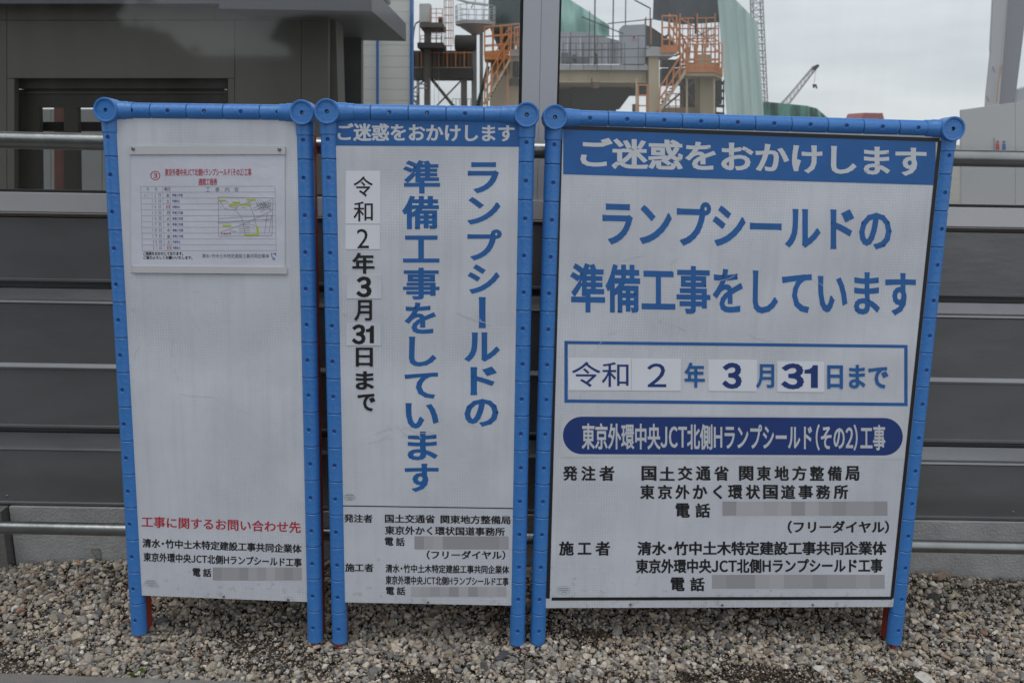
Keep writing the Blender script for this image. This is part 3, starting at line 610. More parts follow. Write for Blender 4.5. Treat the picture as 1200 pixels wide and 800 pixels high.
# posts at either end, beyond which the wall goes on
STEEL = mat('post_steel', (0.20, 0.20, 0.20), 0.5, 0.6, 0.1)
Z_TOP = 3.2
for x0, x1 in ((XL - .125, XL), (XR, XR + .125)):
    mb = MB().box((x0, YW - .055, -.1), (x1, YW - .047, Z_TOP)).box(((x0 + x1) / 2 - .004, YW - .047, -.1), ((x0 + x1) / 2 + .004, YW + .07, Z_TOP)).box((x0, YW + .07, -.1), (x1, YW + .078, Z_TOP))
    mb.build('end_post', STEEL, barrier)
for sx, xa, xb in ((-1, XL - 2.1, XL - .125), (1, XR + .125, XR + 2.1)):
    MB().box((xa, YW - .034, z_bot), (xb, YW + .03, z_top)).build('side_panel', ALU, barrier)
    MB().box((xa, YW - .06, -.1), (xb, YW + .06, z_bot - .002)).build('side_base', CONC_D if sx < 0 else CONC, barrier)
# rivets and small fixings along the panel tops
for zz, nn_ in ((J[0][1] - .075, 9), (J[1][1] - .075, 9), (z_bot + .03, 9)):
    for i in range(nn_):
        x = XL + .12 + i * (XR - XL - .24) / (nn_ - 1); MB().lathe([(0, -.0025), (.004, -.002), (.005, 0)], (x, YW - .0345, zz), 'y', 10).build('rivet', SCREW, barrier)
# concrete footing
MB().box((at(14, 620, YW - .05).x, YW - .05, -.1), (XR - .002, YW + .08, z_bot - .003)).build('concrete_base', CONC, barrier)
MB().box((XL - .12, YW - .085, -.1), (at(12, 620, YW - .05).x - .002, YW + .07, z_bot - .004)).build('post_footing', CONC_D, barrier)
# clear panes, mullion
GL = bpy.data.materials.new('clear_pane'); GL.use_nodes = True; n = GL.node_tree; n.nodes.clear()
o_ = n.nodes.new('ShaderNodeOutputMaterial'); tr_ = n.nodes.new('ShaderNodeBsdfTransparent'); tr_.inputs[0].default_value = (.955, .965, .96, 1); gg = n.nodes.new('ShaderNodeBsdfGlossy'); gg.inputs['Roughness'].default_value = 0.045; gg.inputs[0].default_value = (1, 1, 1, 1)
fr = n.nodes.new('ShaderNodeFresnel'); fr.inputs[0].default_value = 1.42; mxs = n.nodes.new('ShaderNodeMixShader'); df = n.nodes.new('ShaderNodeBsdfDiffuse'); df.inputs[0].default_value = (.4, .39, .36, 1)
tcg = n.nodes.new('ShaderNodeTexCoord'); mg = n.nodes.new('ShaderNodeMapping'); mg.inputs['Scale'].default_value = (9, 1, .7); ng = n.nodes.new('ShaderNodeTexNoise'); ng.inputs['Scale'].default_value = 1.6; ng.inputs['Detail'].default_value = 6
rg = n.nodes.new('ShaderNodeMapRange'); rg.inputs['From Min'].default_value = .4; rg.inputs['From Max'].default_value = .8; rg.inputs['To Min'].default_value = .006; rg.inputs['To Max'].default_value = .028
m2 = n.nodes.new('ShaderNodeMixShader')
n.links.new(tcg.outputs['Object'], mg.inputs[0]); n.links.new(mg.outputs[0], ng.inputs[0]); n.links.new(ng.outputs[0], rg.inputs[0]); n.links.new(rg.outputs[0], m2.inputs[0])
n.links.new(fr.outputs[0], mxs.inputs[0]); n.links.new(tr_.outputs[0], mxs.inputs[1]); n.links.new(gg.outputs[0], mxs.inputs[2])
n.links.new(mxs.outputs[0], m2.inputs[1]); n.links.new(df.outputs[0], m2.inputs[2]); n.links.new(m2.outputs[0], o_.inputs[0])
xm0, xm1 = at(612.4, 60, YW - .03).x, at(654.2, 60, YW - .03).x; xmc = (xm0 + xm1) / 2
xm0, xm1 = xmc - .054, xmc + .054
MB().box((XL, YW - .004, z_top - .01), (xm0 + .01, YW + .004, Z_TOP - .1)).build('clear_pane', GL, barrier)
MB().box((xm1 - .01, YW - .004, z_top - .01), (XR, YW + .004, Z_TOP - .1)).build('clear_pane', GL, barrier)
ml_ = MB().box((xm0, YW - .034, z_top), (xmc - .0008, YW + .03, Z_TOP)).box((xmc + .0008, YW - .034, z_top), (xm1, YW + .03, Z_TOP)).box((xmc - .002, YW - .031, z_top), (xmc + .002, YW, Z_TOP))
ml_.build('mullion', mat('mullion_grey', (0.44, 0.45, 0.48), .45, .3, .04, 3), barrier)
MB().box((xm0 - .010, YW - .018, z_top), (xm0 - .0005, YW + .02, Z_TOP)).build('gasket', GASK, barrier)
MB().box((xm1 + .0005, YW - .018, z_top), (xm1 + .007, YW + .02, Z_TOP)).build('gasket', GASK, barrier)
MB().box((XL, YW - .012, z_top - .004), (xm0 - .011, YW + .012, z_top + .008)).build('gasket', GASK, barrier)
MB().box((xm1 + .008, YW - .012, z_top - .004), (XR, YW + .012, z_top + .008)).build('gasket', GASK, barrier)
prof('head_rail', [(-.04, Z_TOP + .001), (-.04, Z_TOP + .06), (.04, Z_TOP + .06), (.04, Z_TOP + .001)], SILVER)

# guard pipes in front of the barrier
def pipe(xy0, xy1, Y, r, label, cat='rail'):
    a, b_ = at(*xy0, Y), at(*xy1, Y); d = (b_ - a).normalized(); a = a - d * .7; b_ = b_ + d * .7
    t = thing('pipe_rail', a, label, cat, 'galvanised pipes along the barrier')
    MB().tube(a, b_, r, 28).build('pipe', GALV, t, smooth=True)
    for fx in (.33, .49, .70):
        p = a.lerp(b_, fx)
        MB().lathe([(r + .0005, -.02), (r + .005, -.02), (r + .005, .02), (r + .0005, .02)], p, 'x', 20).box((p.x - .015, p.y + r, p.z - .012), (p.x + .015, YW - .034, p.z + .012)).build('clamp', SCREW, t)
    return t
pipe((0, 164.3), (1200, 186.6), .218, .0243, 'upper galvanised pipe running along the barrier behind the board tops')
pipe((0, 617.5), (1200, 641.8), .22, .0205, 'lower galvanised pipe running along the barrier near the gravel')

# ------------------------------------------------------------------ ground
ASPH = mat('asphalt', (0.055, 0.055, 0.055), 0.9, 0, .15, 5, .4, 200)
SOIL = mat('dark_soil', (0.060, 0.044, 0.032), 1.0, 0, .3, 25, .6, 150)
PAVE = mat('pavement', (0.14, 0.14, 0.135), 0.9, 0, .12, 4, .3, 150)
YARD = mat('yard_ground', (0.20, 0.185, 0.16), 0.95, 0, .2, 1.2, .3, 40)
def sheet(name, x0, y0, x1, y1, z, m, t=0.0):
    mb = MB()
    if t: mb.box((x0, y0, z - t), (x1, y1, z))
    else: mb.add([(x0, y0, z), (x1, y0, z), (x1, y1, z), (x0, y1, z)], [(0, 1, 2, 3)])
    return tag(mb.build(name, m), kind='structure')
sheet('ground', -900, -900, 900, 1500, -0.09, YARD)
sheet('road', -60, -12, 60, -1.9, -0.075, ASPH)
sheet('pavement', -60, -1.9, 60, -0.315, -0.03, PAVE, .05)
# gravel bed height
def hz(x, y):
    return 0.0 + 0.055 * np.clip((y - 0.05) / 0.33, 0, 1) ** 1.2 + 0.012 * np.sin(3.1 * x + 1.0) * np.cos(5.0 * y) + 0.008 * np.sin(9 * x + 4 * y) - 0.018
nx, ny = 220, 40; X_, Y_ = np.meshgrid(np.linspace(-2.7, 2.7, nx), np.linspace(-0.20, YW - .045, ny)); Zg = hz(X_, Y_) - 0.006 + RNG.normal(0, .0022, X_.shape)
mb = MB(); mb.v = [tuple(p) for p in np.stack([X_, Y_, Zg], -1).reshape(-1, 3)]; mb.f = [(j * nx + i, j * nx + i + 1, (j + 1) * nx + i + 1, (j + 1) * nx + i) for j in range(ny - 1) for i in range(nx - 1)]
tag(mb.build('soil_bed', SOIL, smooth=True, centre=False), kind='structure')
# kerb : its top edge shows in the lower left corner
KE = mat('kerb_concrete', (0.17, 0.16, 0.15), 0.9, 0, .25, 7, .5, 100, dirt=.5, dirtcol=(.07, .065, .055))
ka, kb = at(0, 788.5, -.2), None
def kerb_y(x): # straight edge through two photo points
    p, q = KP, KQ; return p[1] + (q[1] - p[1]) * (x - p[0]) / (q[0] - p[0])
def hit(x, y, z):
    d = ray(x, y); t = (z - CAMP.z) / d.z; return CAMP + d * t
KP, KQ = hit(0, 788, -.004), hit(310, 798.5, -.004)
for i in range(-4, 5):
    xa, xb = i * .6 + .25, i * .6 + .847
    q = [(xa, kerb_y(xa), -.005), (xb, kerb_y(xb), -.005), (xb, kerb_y(xb) - .15, -.005), (xa, kerb_y(xa) - .15, -.005)]
    MBk = MB().prism(q, (0, 0, -.12)); o = MBk.build('kerb', KE); tag(o, kind='structure')

# ------------------------------------------------------------------ gravel
def ico(sub):
    import bmesh
    bm = bmesh.new(); bmesh.ops.create_icosphere(bm, subdivisions=sub, radius=1); V = np.array([v.co[:] for v in bm.verts]); Fc = np.array([[v.index for v in f.verts] for f in bm.faces]); bm.free(); return V, Fc
def stone_shapes(sub, n, seed):
    V0, Fc = ico(sub); rg_ = np.random.default_rng(seed); out_ = []
    for _ in range(n):
        V = V0.copy() * (1 + 0.10 * np.sin(V0 @ rg_.normal(0, 2, (3,)) + rg_.uniform(0, 6)))[:, None]
        for _k in range(8):
            nn_ = rg_.normal(0, 1, 3); nn_ /= np.linalg.norm(nn_); d = rg_.uniform(.32, .72); s = V @ nn_ - d; V = V - np.clip(s, 0, None)[:, None] * nn_[None] * .99
        V += rg_.normal(0, .018, V.shape)
        V *= rg_.uniform(.75, 1.45, 3); out_.append(V)
    return out_, Fc
def rots(n, rg_):
    q = rg_.normal(0, 1, (n, 4)); q /= np.linalg.norm(q, axis=1)[:, None]; a, b, c, d = q.T
    return np.stack([np.stack([1 - 2 * (c * c + d * d), 2 * (b * c - a * d), 2 * (b * d + a * c)], -1), np.stack([2 * (b * c + a * d), 1 - 2 * (b * b + d * d), 2 * (c * d - a * b)], -1), np.stack([2 * (b * d - a * c), 2 * (c * d + a * b), 1 - 2 * (b * b + c * c)], -1)], 1)
PAL = np.array([(.40, .34, .265), (.33, .285, .225), (.27, .245, .21), (.46, .41, .335), (.22, .21, .195), (.165, .16, .155), (.54, .50, .44), (.30, .23, .17), (.09, .09, .092), (.34, .315, .28), (.24, .15, .11), (.42, .39, .35)])
PW = np.array([.15, .15, .13, .11, .10, .08, .05, .07, .03, .09, .012, .05]); PW /= PW.sum()
def bare(x, y):  # where the dark soil shows
    v = np.sin(3.7 * x + .8) * np.sin(11 * y + 2.2 * x) + .6 * np.sin(7.3 * x + 5 * y + 1.2)
    return v + np.clip((0.08 - y) * 2.2, 0, .6) + np.clip((x - .2) * .25, -.3, .3)
SPOTS = [(hit(px, py, .01), r) for px, py, r in ((868, 779, .085), (905, 788, .07), (478, 783, .07), (1052, 780, .07), (1090, 792, .06), (806, 786, .05), (745, 792, .045), (500, 792, .05), (700, 742, .04))]
_bare0 = bare
def bare(x, y):
    v = _bare0(x, y)
    for p, r in SPOTS: v = v + 1.5 * np.exp(-(((x - p.x) / (r * 1.5)) ** 2 + ((y - p.y) / (r * .6)) ** 2))
    return v
VS, FS, CS = [], [], []
def scatter(sub, nshapes, n, rlo, rhi, lift, seed, power=1.5, avoid=1.0, sink=.35):
    shapes, Fc = stone_shapes(sub, nshapes, seed); rg_ = np.random.default_rng(seed + 1)
    x = rg_.uniform(-2.25, 2.25, n); y = rg_.uniform(-0.20, YW - .062, n); r = rlo + (rhi - rlo) * rg_.uniform(0, 1, n) ** power
    keep = (bare(x, y) + rg_.normal(0, .35, n) < avoid) & (y > np.array([kerb_y(a) for a in x]) + r * .6) & (y + r < YW - .052); x, y, r = x[keep], y[keep], r[keep]; n = len(x)
    z = hz(x, y) + r * (1 - sink) * rg_.uniform(.2, .9, n) + lift * rg_.uniform(0, 1, n)
    R = rots(n, rg_); c = PAL[rg_.choice(len(PAL), n, p=PW)] * rg_.uniform(.72, 1.28, (n, 1)) * np.array([1.06, 1.055, 1.05]); which = rg_.integers(0, nshapes, n)
    nv = len(shapes[0])
    for k in range(nshapes):
        idx = np.where(which == k)[0]
        if not len(idx): continue
        P = np.einsum('nij,vj->nvi', R[idx], shapes[k]) * r[idx][:, None, None]; P[:, :, 2] *= .85
        P += np.stack([x, y, z], -1)[idx][:, None, :]
        off = sum(len(a) for a in VS); VS.append(P.reshape(-1, 3)); CS.append(np.repeat(c[idx], nv, 0))
        FS.append((Fc[None] + (np.arange(len(idx)) * nv)[:, None, None] + off).reshape(-1, 3))
def flush(name, label):
    V = np.concatenate(VS); Fc = np.concatenate(FS); Cc = np.concatenate(CS)
    me = bpy.data.meshes.new(name); me.vertices.add(len(V)); me.vertices.foreach_set('co', V.ravel()); me.loops.add(Fc.size); me.loops.foreach_set('vertex_index', Fc.ravel().astype(np.int32))
    me.polygons.add(len(Fc)); me.polygons.foreach_set('loop_start', np.arange(0, Fc.size, 3, dtype=np.int32)); me.update(calc_edges=True)
    a = me.color_attributes.new('stone', 'FLOAT_COLOR', 'POINT'); a.data.foreach_set('color', np.concatenate([Cc, np.ones((len(Cc), 1))], 1).ravel())
    me.materials.append(mat('gravel_stone', (1, 1, 1), .92, 0, .25, 90, .5, 350, attr='stone', spec=.25))
    o = bpy.data.objects.new(name, me); COL.objects.link(o); tag(o, label, 'gravel', kind='stuff'); VS.clear(); FS.clear(); CS.clear(); print('gravel tris', len(Fc))
scatter(2, 26, 13500, .0045, .0095, .004, 101, 1.2, 1.15)
scatter(2, 26, 8200, .0075, .0132, .008, 202, 1.7, .85)
scatter(3, 16, 620, .012, .0215, .008, 303, 2.4, .7, .45)
scatter(1, 12, 42000, .0018, .0048, .009, 404, 1.3, 3.2)
def crumbs(n, seed):
    shapes, Fc = stone_shapes(1, 8, seed); rg_ = np.random.default_rng(seed + 1); k = rg_.integers(0, len(SPOTS), n)
    px_ = np.array([SPOTS[i][0].x for i in k]); py_ = np.array([SPOTS[i][0].y for i in k]); rr_ = np.array([SPOTS[i][1] for i in k])
    x = px_ + rg_.normal(0, 1, n) * rr_ * 1.3; y = py_ + rg_.normal(0, 1, n) * rr_ * .5; r = rg_.uniform(.0015, .0060, n) ; ok = y > np.array([kerb_y(a) for a in x]) + .005; x, y, r = x[ok], y[ok], r[ok]; n = len(x)
    P = np.einsum('nij,vj->nvi', rots(n, rg_), shapes[0]) * r[:, None, None] + np.stack([x, y, hz(x, y) + .003 + rg_.uniform(0, .007, n)], -1)[:, None, :]
    off = sum(len(a) for a in VS); nv = len(shapes[0]); VS.append(P.reshape(-1, 3)); CS.append(np.repeat(np.array([(.075, .055, .040)]) * rg_.uniform(.5, 1.5, (n, 1)), nv, 0)); FS.append((Fc[None] + (np.arange(n) * nv)[:, None, None] + off).reshape(-1, 3))
crumbs(2600, 77)
flush('gravel', 'pale crushed gravel strip in front of the barrier under the boards')
# a few rocks that stand out from the rest
def rock(px, py, r, col, label, name='stone', sq=(1.2, .9, .7), seed=1):
    p = hit(px, py, .03); p.z = float(hz(p.x, p.y)) + r * .55
    shp, Fc = stone_shapes(3, 1, seed); V = shp[0] * np.array(sq) * r
    me = bpy.data.meshes.new(name); me.from_pydata([tuple(v) for v in V], [], [tuple(int(i) for i in f_) for f_ in Fc]); me.materials.append(mat('rock_' + label.split()[0] + str(seed), col, .9, 0, .25, 60, .5, 250))
    o = bpy.data.objects.new(name, me); COL.objects.link(o); o.location = p; o.rotation_euler = (0, 0, seed * .7); tag(o, label, 'stone', 'larger stones lying in the gravel')
rock(1092, 699, .024, (.05, .05, .052), 'round black stone on the gravel right of the widest board', seed=3)
rock(118, 659, .030, (.22, .21, .20), 'grey angular stone against the concrete base left of the boards', seed=5, sq=(1.3, .8, .9))
rock(590, 757, .025, (.07, .07, .075), 'dark grey flat stone at the foot between middle and widest boards', seed=6, sq=(1.5, .8, .5))
rock(1086, 780, .026, (.55, .52, .47), 'pale oblong stone below the right foot of the widest board', seed=8, sq=(1.5, .8, .7))
rock(961, 771, .018, (.52, .49, .44), 'whitish small stone in front of the widest board near its right', seed=9)
rock(90, 737, .024, (.45, .38, .30), 'tan rounded stone left of the leftmost board foot', seed=12)
rock(1100, 682, .022, (.30, .22, .16), 'brown stone close to the concrete base right of the boards', seed=14)
# small weeds
LEAF = mat('weed_green', (.10, .17, .03), .6, 0, .3, 60)
def weed(px, py, n, h, label, seed):
    p = hit(px, py, .01); p.z = float(hz(p.x, p.y)); rr_ = random.Random(seed); t = thing('weed', p, label, 'weed', 'small weeds in the gravel')
    for i in range(n):
        a = rr_.uniform(0, 6.28); d = Vector((math.cos(a), math.sin(a), 0)); s_ = d.cross(Vector((0, 0, 1))) * rr_.uniform(.0015, .003); l = h * rr_.uniform(.6, 1.2)
        b0 = p + d * .004; b1 = p + d * l * .5 + Vector((0, 0, l * .8)); b2 = p + d * l + Vector((0, 0, l * .75))
        MB().add([b0 - s_ * .5, b0 + s_ * .5, b1 + s_, b2, b1 - s_], [(0, 1, 2, 3, 4)]).build('blade', LEAF, t)
weed(160, 783, 26, .022, 'small green tuft beside the kerb in the lower left corner', 1)
weed(805, 752, 12, .016, 'tiny green sprout in dark soil under the widest board', 2)
weed(709, 743, 10, .014, 'tiny green sprout near left foot of the widest board', 4)
weed(1071, 789, 12, .012, 'tiny green sprout at the lower right in front of the pale stone', 3)

# ------------------------------------------------------------------ building behind the left pane
GREY_CL = mat('dark_grey_cladding', (0.088, 0.084, 0.073), .6, 0, .08, 1.5, .05, 10)
DKB = mat('dark_brown_steel', (0.022, 0.018, 0.016), .6, .1, .15)
FASC = mat('slate_fascia', (0.085, 0.085, 0.10), .5, .2, .08)
SEAM = mat('seam_dark', (.02, .02, .02), .8)
K = -.09; YB = 4.0
p0 = at(200, 400, YB, K); p0.z = 0
hut = thing('site_building', p0, 'dark grey clad building with a wide brown doorway behind the left pane', 'building')
def cp(x0, y0, x1, y1, t=.06, m=GREY_CL, name='cladding_panel', Y=YB):
    g = .35
    return plate([(x0 + g, y1 - g), (x1 - g, y1 - g), (x1 - g, y0 + g), (x0 + g, y0 + g)], Y, t, K).build(name, m, hut)
GR = 405
for q in ((-260, -70, 8, 24), (8, -70, 252, 24), (252, -70, 353, 24), (353, -70, 385, 24), (8, 24, 275, 92), (275, 24, 353, GR), (353, 24, 385, GR), (-260, 24, 8, GR), (8, 92, 17, GR), (267, 92, 275, GR)): cp(*q)
plate([(-260, 92), (386, 92), (386, -70), (-260, -70)], YB + .07, .05, K).build('backing_wall', SEAM, hut)
plate([(266, GR), (386, GR), (386, 92), (266, 92)], YB + .07, .05, K).build('backing_wall', SEAM, hut)
plate([(-260, GR), (18, GR), (18, 92), (-260, 92)], YB + .07, .05, K).build('backing_wall', SEAM, hut)
plate([(-260, 4.5), (378, 4.5), (378, -6), (-260, -6)], YB - .15, .14, K).build('gutter', FASC, hut)
beam = plate([(17.5, 104), (266.5, 104), (266.5, 91), (17.5, 91)], YB + .065, .12, K).build('door_lintel', DKB, hut)
plate([(22, 126), (262, 126), (262, 105), (22, 105)], YB + .10, .12, K).build('door_lintel', DKB, hut, label='recessed lower lintel')
plate([(21, 109.5), (263, 109.5), (263, 108), (21, 108)], YB + .085, .02, K).build('lintel_trim', mat('trim_brown', (.05, .04, .035), .5), hut)
for q in ((19, 46), (75, 91), (240, 262)): plate([(q[0] + (3 if q[0] == 19 else 0), GR), (q[1] + 4, GR), (q[1], 126), (q[0], 126)], YB + .10, .05, K).build('door_post', DKB, hut)
plate([(46, 154), (262, 154), (262, 143), (46, 143)], YB + .35, .05, K).build('door_transom', DKB, hut)
# roof and side walls give the doorway its darkness
a, b_ = at(-260, -70, YB, K), at(386, -70, YB, K)
MB().prism([(a.x, a.y, a.z), (b_.x, b_.y, b_.z), (b_.x, b_.y + 3, b_.z), (a.x, a.y + 3, a.z)], (0, 0, .15)).build('roof_slab', FASC, hut)
MB().prism([(b_.x - .12, b_.y + .13, 0), (b_.x, b_.y + .13, 0), (b_.x, b_.y + .4, 0), (b_.x - .12, b_.y + .4, 0)], (0, 0, b_.z - .01)).build('side_wall', GREY_CL, hut)
# recessed porch wall and its canopy
plate([(386, GR), (423.5, GR), (423.5, 20), (386, 20)], 5.4, .1).build('porch_wall', mat('porch_steel', (.10, .10, .105), .35, .5, .25, 2, stretch=(1, 1, .4)), hut)
ca = at(476, 48.5, 5.6); cz = ca.z; ct = at(476, 28, 5.6).z - cz; cl = at(380, 48, 5.6).x; cf = at(446, 0, 4.3)
cn = MB().prism([(cl, 5.6, cz), (ca.x, 5.6, cz), (ca.x, 3.75, cz), (cl - .3, 3.75, cz)], (0, 0, ct)); cn.build('canopy', FASC, hut)
# things seen through the doorway
op = mat('doorway_far', (.19, .195, .19), .8, 0, .1, 1)
fw_ = thing('street_hoarding', at(100, 330, 12.9) * 1, 'pale low hoarding seen through the dark doorway at the left', 'hoarding')
for i, x in enumerate(range(-60, 300, 30)): plate([(x, 285), (x + 29.4, 285), (x + 29.4, 128), (x, 128)], 13.0, .05).build('hoarding_panel', op, fw_)
rp = thing('red_pillar', at(67, 306, 10.5), 'dull red pillar standing inside the dark doorway', 'pillar')
plate([(64, 300), (72, 300), (71, 90), (63, 90)], 10.5, .15).build('pillar_shaft', mat('dull_red', (.09, .03, .025), .7), rp)
plate([(59, 306), (75, 306), (75, 300), (59, 300)], 10.4, .3).build('pillar_base', CONC_D, rp)

# white clad building with blue trim
WCL = mat('offwhite_siding', (.55, .55, .52), .6, 0, .05, 2); BTR = mat('blue_trim', (.02, .12, .36), .5)
wb = thing('clad_building', at(455, 305, 9.0), 'off-white clad building with a blue pipe left of the steel tower', 'building')
y = 300
while y > -90:
    plate([(372, y - .1), (480.3, y - .1), (480.3, y - 12.85), (372, y - 12.85)], 9.0, .1).build('siding_board', WCL, wb); y -= 13
plate([(372, 305), (480.3, 305), (480.3, -90), (372, -90)], 9.11, .08).build('wall_core', SEAM, wb)
plate([(480.4, 305), (482.8, 305), (482.8, -90), (480.4, -90)], 8.97, .2).build('corner_trim', BTR, wb)
mbp = MB().tube(at(442.3, 300, 8.93), at(442.3, -90, 8.93), .018, 10); mbp.build('downpipe', BTR, wb)

# ------------------------------------------------------------------ steel tower and silo group (about 27 m off)
RUST = mat('rusty_steel', (.13, .09, .07), .8, .2, .35, 1.5, dirt=.6, dirtcol=(.16, .06, .03)); BRN = mat('brown_steel', (.12, .105, .095), .7, .3, .2, 2)
ORG = mat('orange_paint', (.52, .20, .07), .6, 0, .22, 2, dirt=.3, dirtcol=(.2, .07, .03)); LGS = mat('light_grey_steel', (.38, .39, .40), .6, .2, .12, 1.5)
BEI = mat('beige_paint', (.46, .39, .27), .8, 0, .12, .8, dirt=.3, dirtcol=(.16, .13, .10)); DGR = mat('dark_green_silo', (.06, .09, .09), .6, .1, .15, .7)
DK = mat('near_black_steel', (.03, .028, .026), .8, 0, .4, 1.2)  # near-black tone shared by tank, hoses, platforms, hooks and the viaduct's inner parts
YT = 25.0; PXM = (YT + DIST) * .975 / F  # metres per photo pixel there
def base(px, Y, pad=0): p = at(px, 178, Y); return Vector((p.x, p.y, -.09))
def gy(Y): # photo row of the ground at that distance
    return 400 + F * math.tan(math.atan((EYE + .09) / (Y + DIST)) - PITCH)
def post(parent, x, y0, y1, wpx, m, Y=YT, name='column', d=None, x2=None):
    x2 = x if x2 is None else x2; h = wpx / 2
    return plate([(x2 - h, y1), (x2 + h, y1), (x + h, y0), (x - h, y0)], Y, d or wpx * PXM).build(name, m, parent)
def rod(parent, pts, wpx, m, Y=YT, name='brace', n=6, dY=0):
    P = [at(x, y, Y + dY) for x, y in pts]; return MB().path(P, wpx * (Y + DIST) * .975 / F / 2, n).build(name, m, parent)
def guard(parent, x0, y0, x1, y1, h, n, m, Y=YT, Y2=None, toe=True, wpx=1.1, rails=3, name='guard_rail'):
    Y2 = Y if Y2 is None else Y2; r = wpx * (Y + DIST) * .975 / F / 2; mb = MB()
    def P(t, k): return at(x0 + (x1 - x0) * t, y0 + (y1 - y0) * t - k * h, Y + (Y2 - Y) * t)
    for i in range(n + 1): MB().tube(P(i / n, 0), P(i / n, 1), r * 1.2, 6).build('rail_post', m, parent)
    for k in range(1, rails + 1): MB().tube(P(0, k / rails), P(1, k / rails), r, 6).build('rail_bar', m, parent)
    if toe: a, b2 = P(0, .0), P(1, 0); a2, b3 = P(0, .17), P(1, .17); MB().prism([a, b2, b3, a2], (0, .03, 0)).build('toe_board', m, parent)
G = gy(YT)
tw = thing('steel_tower', base(505, YT), 'brown steel tower with grey cabinet, ladder cage and cross bracing', 'tower')
post(tw, 500.5, 33, G, 7, BRN, name='main_column')
plate([(492.5, 26), (504.2, 26), (504.2, 4.5), (492.5, 4.5)], YT - .3, .5).build('cabinet', LGS, tw)
plate([(491.5, 32), (518.5, 32), (518.5, 26.5), (491.5, 26.5)], YT - .4, 1.4).build('upper_platform', BRN, tw)
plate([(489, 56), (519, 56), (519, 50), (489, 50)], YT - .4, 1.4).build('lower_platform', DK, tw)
guard(tw, 504, 26.5, 518.5, 26.5, 16, 2, ORG, YT - .4, toe=False, wpx=.8); guard(tw, 493, 50, 517, 50, 8, 4, BRN, YT - .4, toe=False, wpx=.7, rails=2); guard(tw, 505, 50, 518, 50, 16, 2, ORG, YT + .6, toe=False, wpx=.8)
rod(tw, [(492, 25), (487, 28), (485, 36), (483.5, 56)], 1.6, DK, name='hose')
rod(tw, [(492, 5), (491.5, 50)], 1, ORG, name='standpipe')
plate([(513.5, 26), (518.5, 26), (518.5, 20), (513.5, 20)], YT - .2, .3).build('control_box', DK, tw)
# caged ladder
lc = thing('caged_ladder', base(526, YT), 'tall orange caged ladder rising above the rusty conveyor beam', 'ladder')
for x in (520.5, 526, 531): rod(lc, [(x, -60), (x, 55 if x < 531 else 52)], .9, ORG, name='cage_bar', dY=-.1 if x == 526 else .15)
for x in (522.5, 528.5): rod(lc, [(x, -60), (x, 59)], .8, BRN, name='stringer', dY=.4)
for i in range(13):
    yy = 54 - i * 9.0; mb = MB(); pts = [at(525.8 + 5.2 * math.cos(t), yy, YT + .15 - .28 * math.sin(t)) for t in [math.pi * j / 8 for j in range(9)]]; mb.path(pts, .014); mb.build('cage_hoop', ORG, lc)
# conveyor beam
cb = thing('conveyor_beam', base(520, YT), 'rusty brown conveyor beam on braced legs with a dark tank on top', 'conveyor')
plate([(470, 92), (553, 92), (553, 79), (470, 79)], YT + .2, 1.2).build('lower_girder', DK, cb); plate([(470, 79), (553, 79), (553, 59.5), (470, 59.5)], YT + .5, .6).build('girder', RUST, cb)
for x in range(474, 553, 5): post(cb, x, 60, 79.5, .9, RUST if (x // 5) % 2 else ORG, YT + .3, 'stiffener', .2)
rod(cb, [(470, 79.5), (553, 79.5)], 1.2, mat('pale_flange', (.16, .14, .12), .7), YT + .1, 'flange'); rod(cb, [(500, 62), (553, 62)], .9, ORG, YT + .2, 'hand_rail')
for x0, x1 in ((483, 553),):
    for x in range(484, 515, 3): post(cb, x, 60, 92, .5, BRN, YT - .1, 'rail_bar', .03)
c0 = at(533, 50.5, YT + .5); c1 = at(558, 50.5, YT + .5)
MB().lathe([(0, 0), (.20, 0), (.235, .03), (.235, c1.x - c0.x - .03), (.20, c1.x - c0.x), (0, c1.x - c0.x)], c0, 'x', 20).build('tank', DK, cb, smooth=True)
post(cb, 543.5, 92, G, 7, BRN, YT + .3, 'leg'); post(cb, 475, 92, G, 6, BRN, YT + .3, 'leg')
rod(cb, [(505, 92), (531, 124), (545, 142)], 4, BRN, YT + .4); rod(cb, [(540, 95), (513, 123), (500, 137)], 2, BRN, YT + .6)
rod(cb, [(498, 94), (481, 107), (470, 116)], 2, BRN, YT + .6); rod(cb, [(480, 112), (488, 121), (500, 136)], 2, BRN, YT + .6)
# spiral stair
ss_ = thing('spiral_stair', base(491, YT), 'narrow spiral stair winding under the conveyor beam', 'stairs')
pc = at(490.5, 178, YT + .3); zt_ = at(490.5, 95, YT + .3).z
MB().tube((pc.x, pc.y, -.09), (pc.x, pc.y, zt_), .05, 8).build('stair_pole', LGS, ss_)
nst = int(zt_ / .125)
for i in range(nst):
    t = i * .5; z = .1 + i * (zt_ - .1) / nst; d = Vector((math.cos(t), math.sin(t), 0)); e = Vector((-math.sin(t), math.cos(t), 0)); c = Vector((pc.x, pc.y, z))
    MB().prism([c + d * .05 - e * .03, c + d * .42 - e * .12, c + d * .42 + e * .12, c + d * .05 + e * .03], (0, 0, .03)).build('tread', LGS, ss_)
for x in (486, 504, 509, 514): rod(ss_, [(x, 92), (x, G)], .5, LGS, YT - .1, 'hanger_rod')
# low railing at the foot
lr = thing('low_railing', base(540, YT + 3), 'low grey railing below the conveyor beam beside the silo leg', 'railing')
guard(lr, 530, 150, 556, 150, 34, 6, LGS, YT + 3, toe=False, wpx=.8)
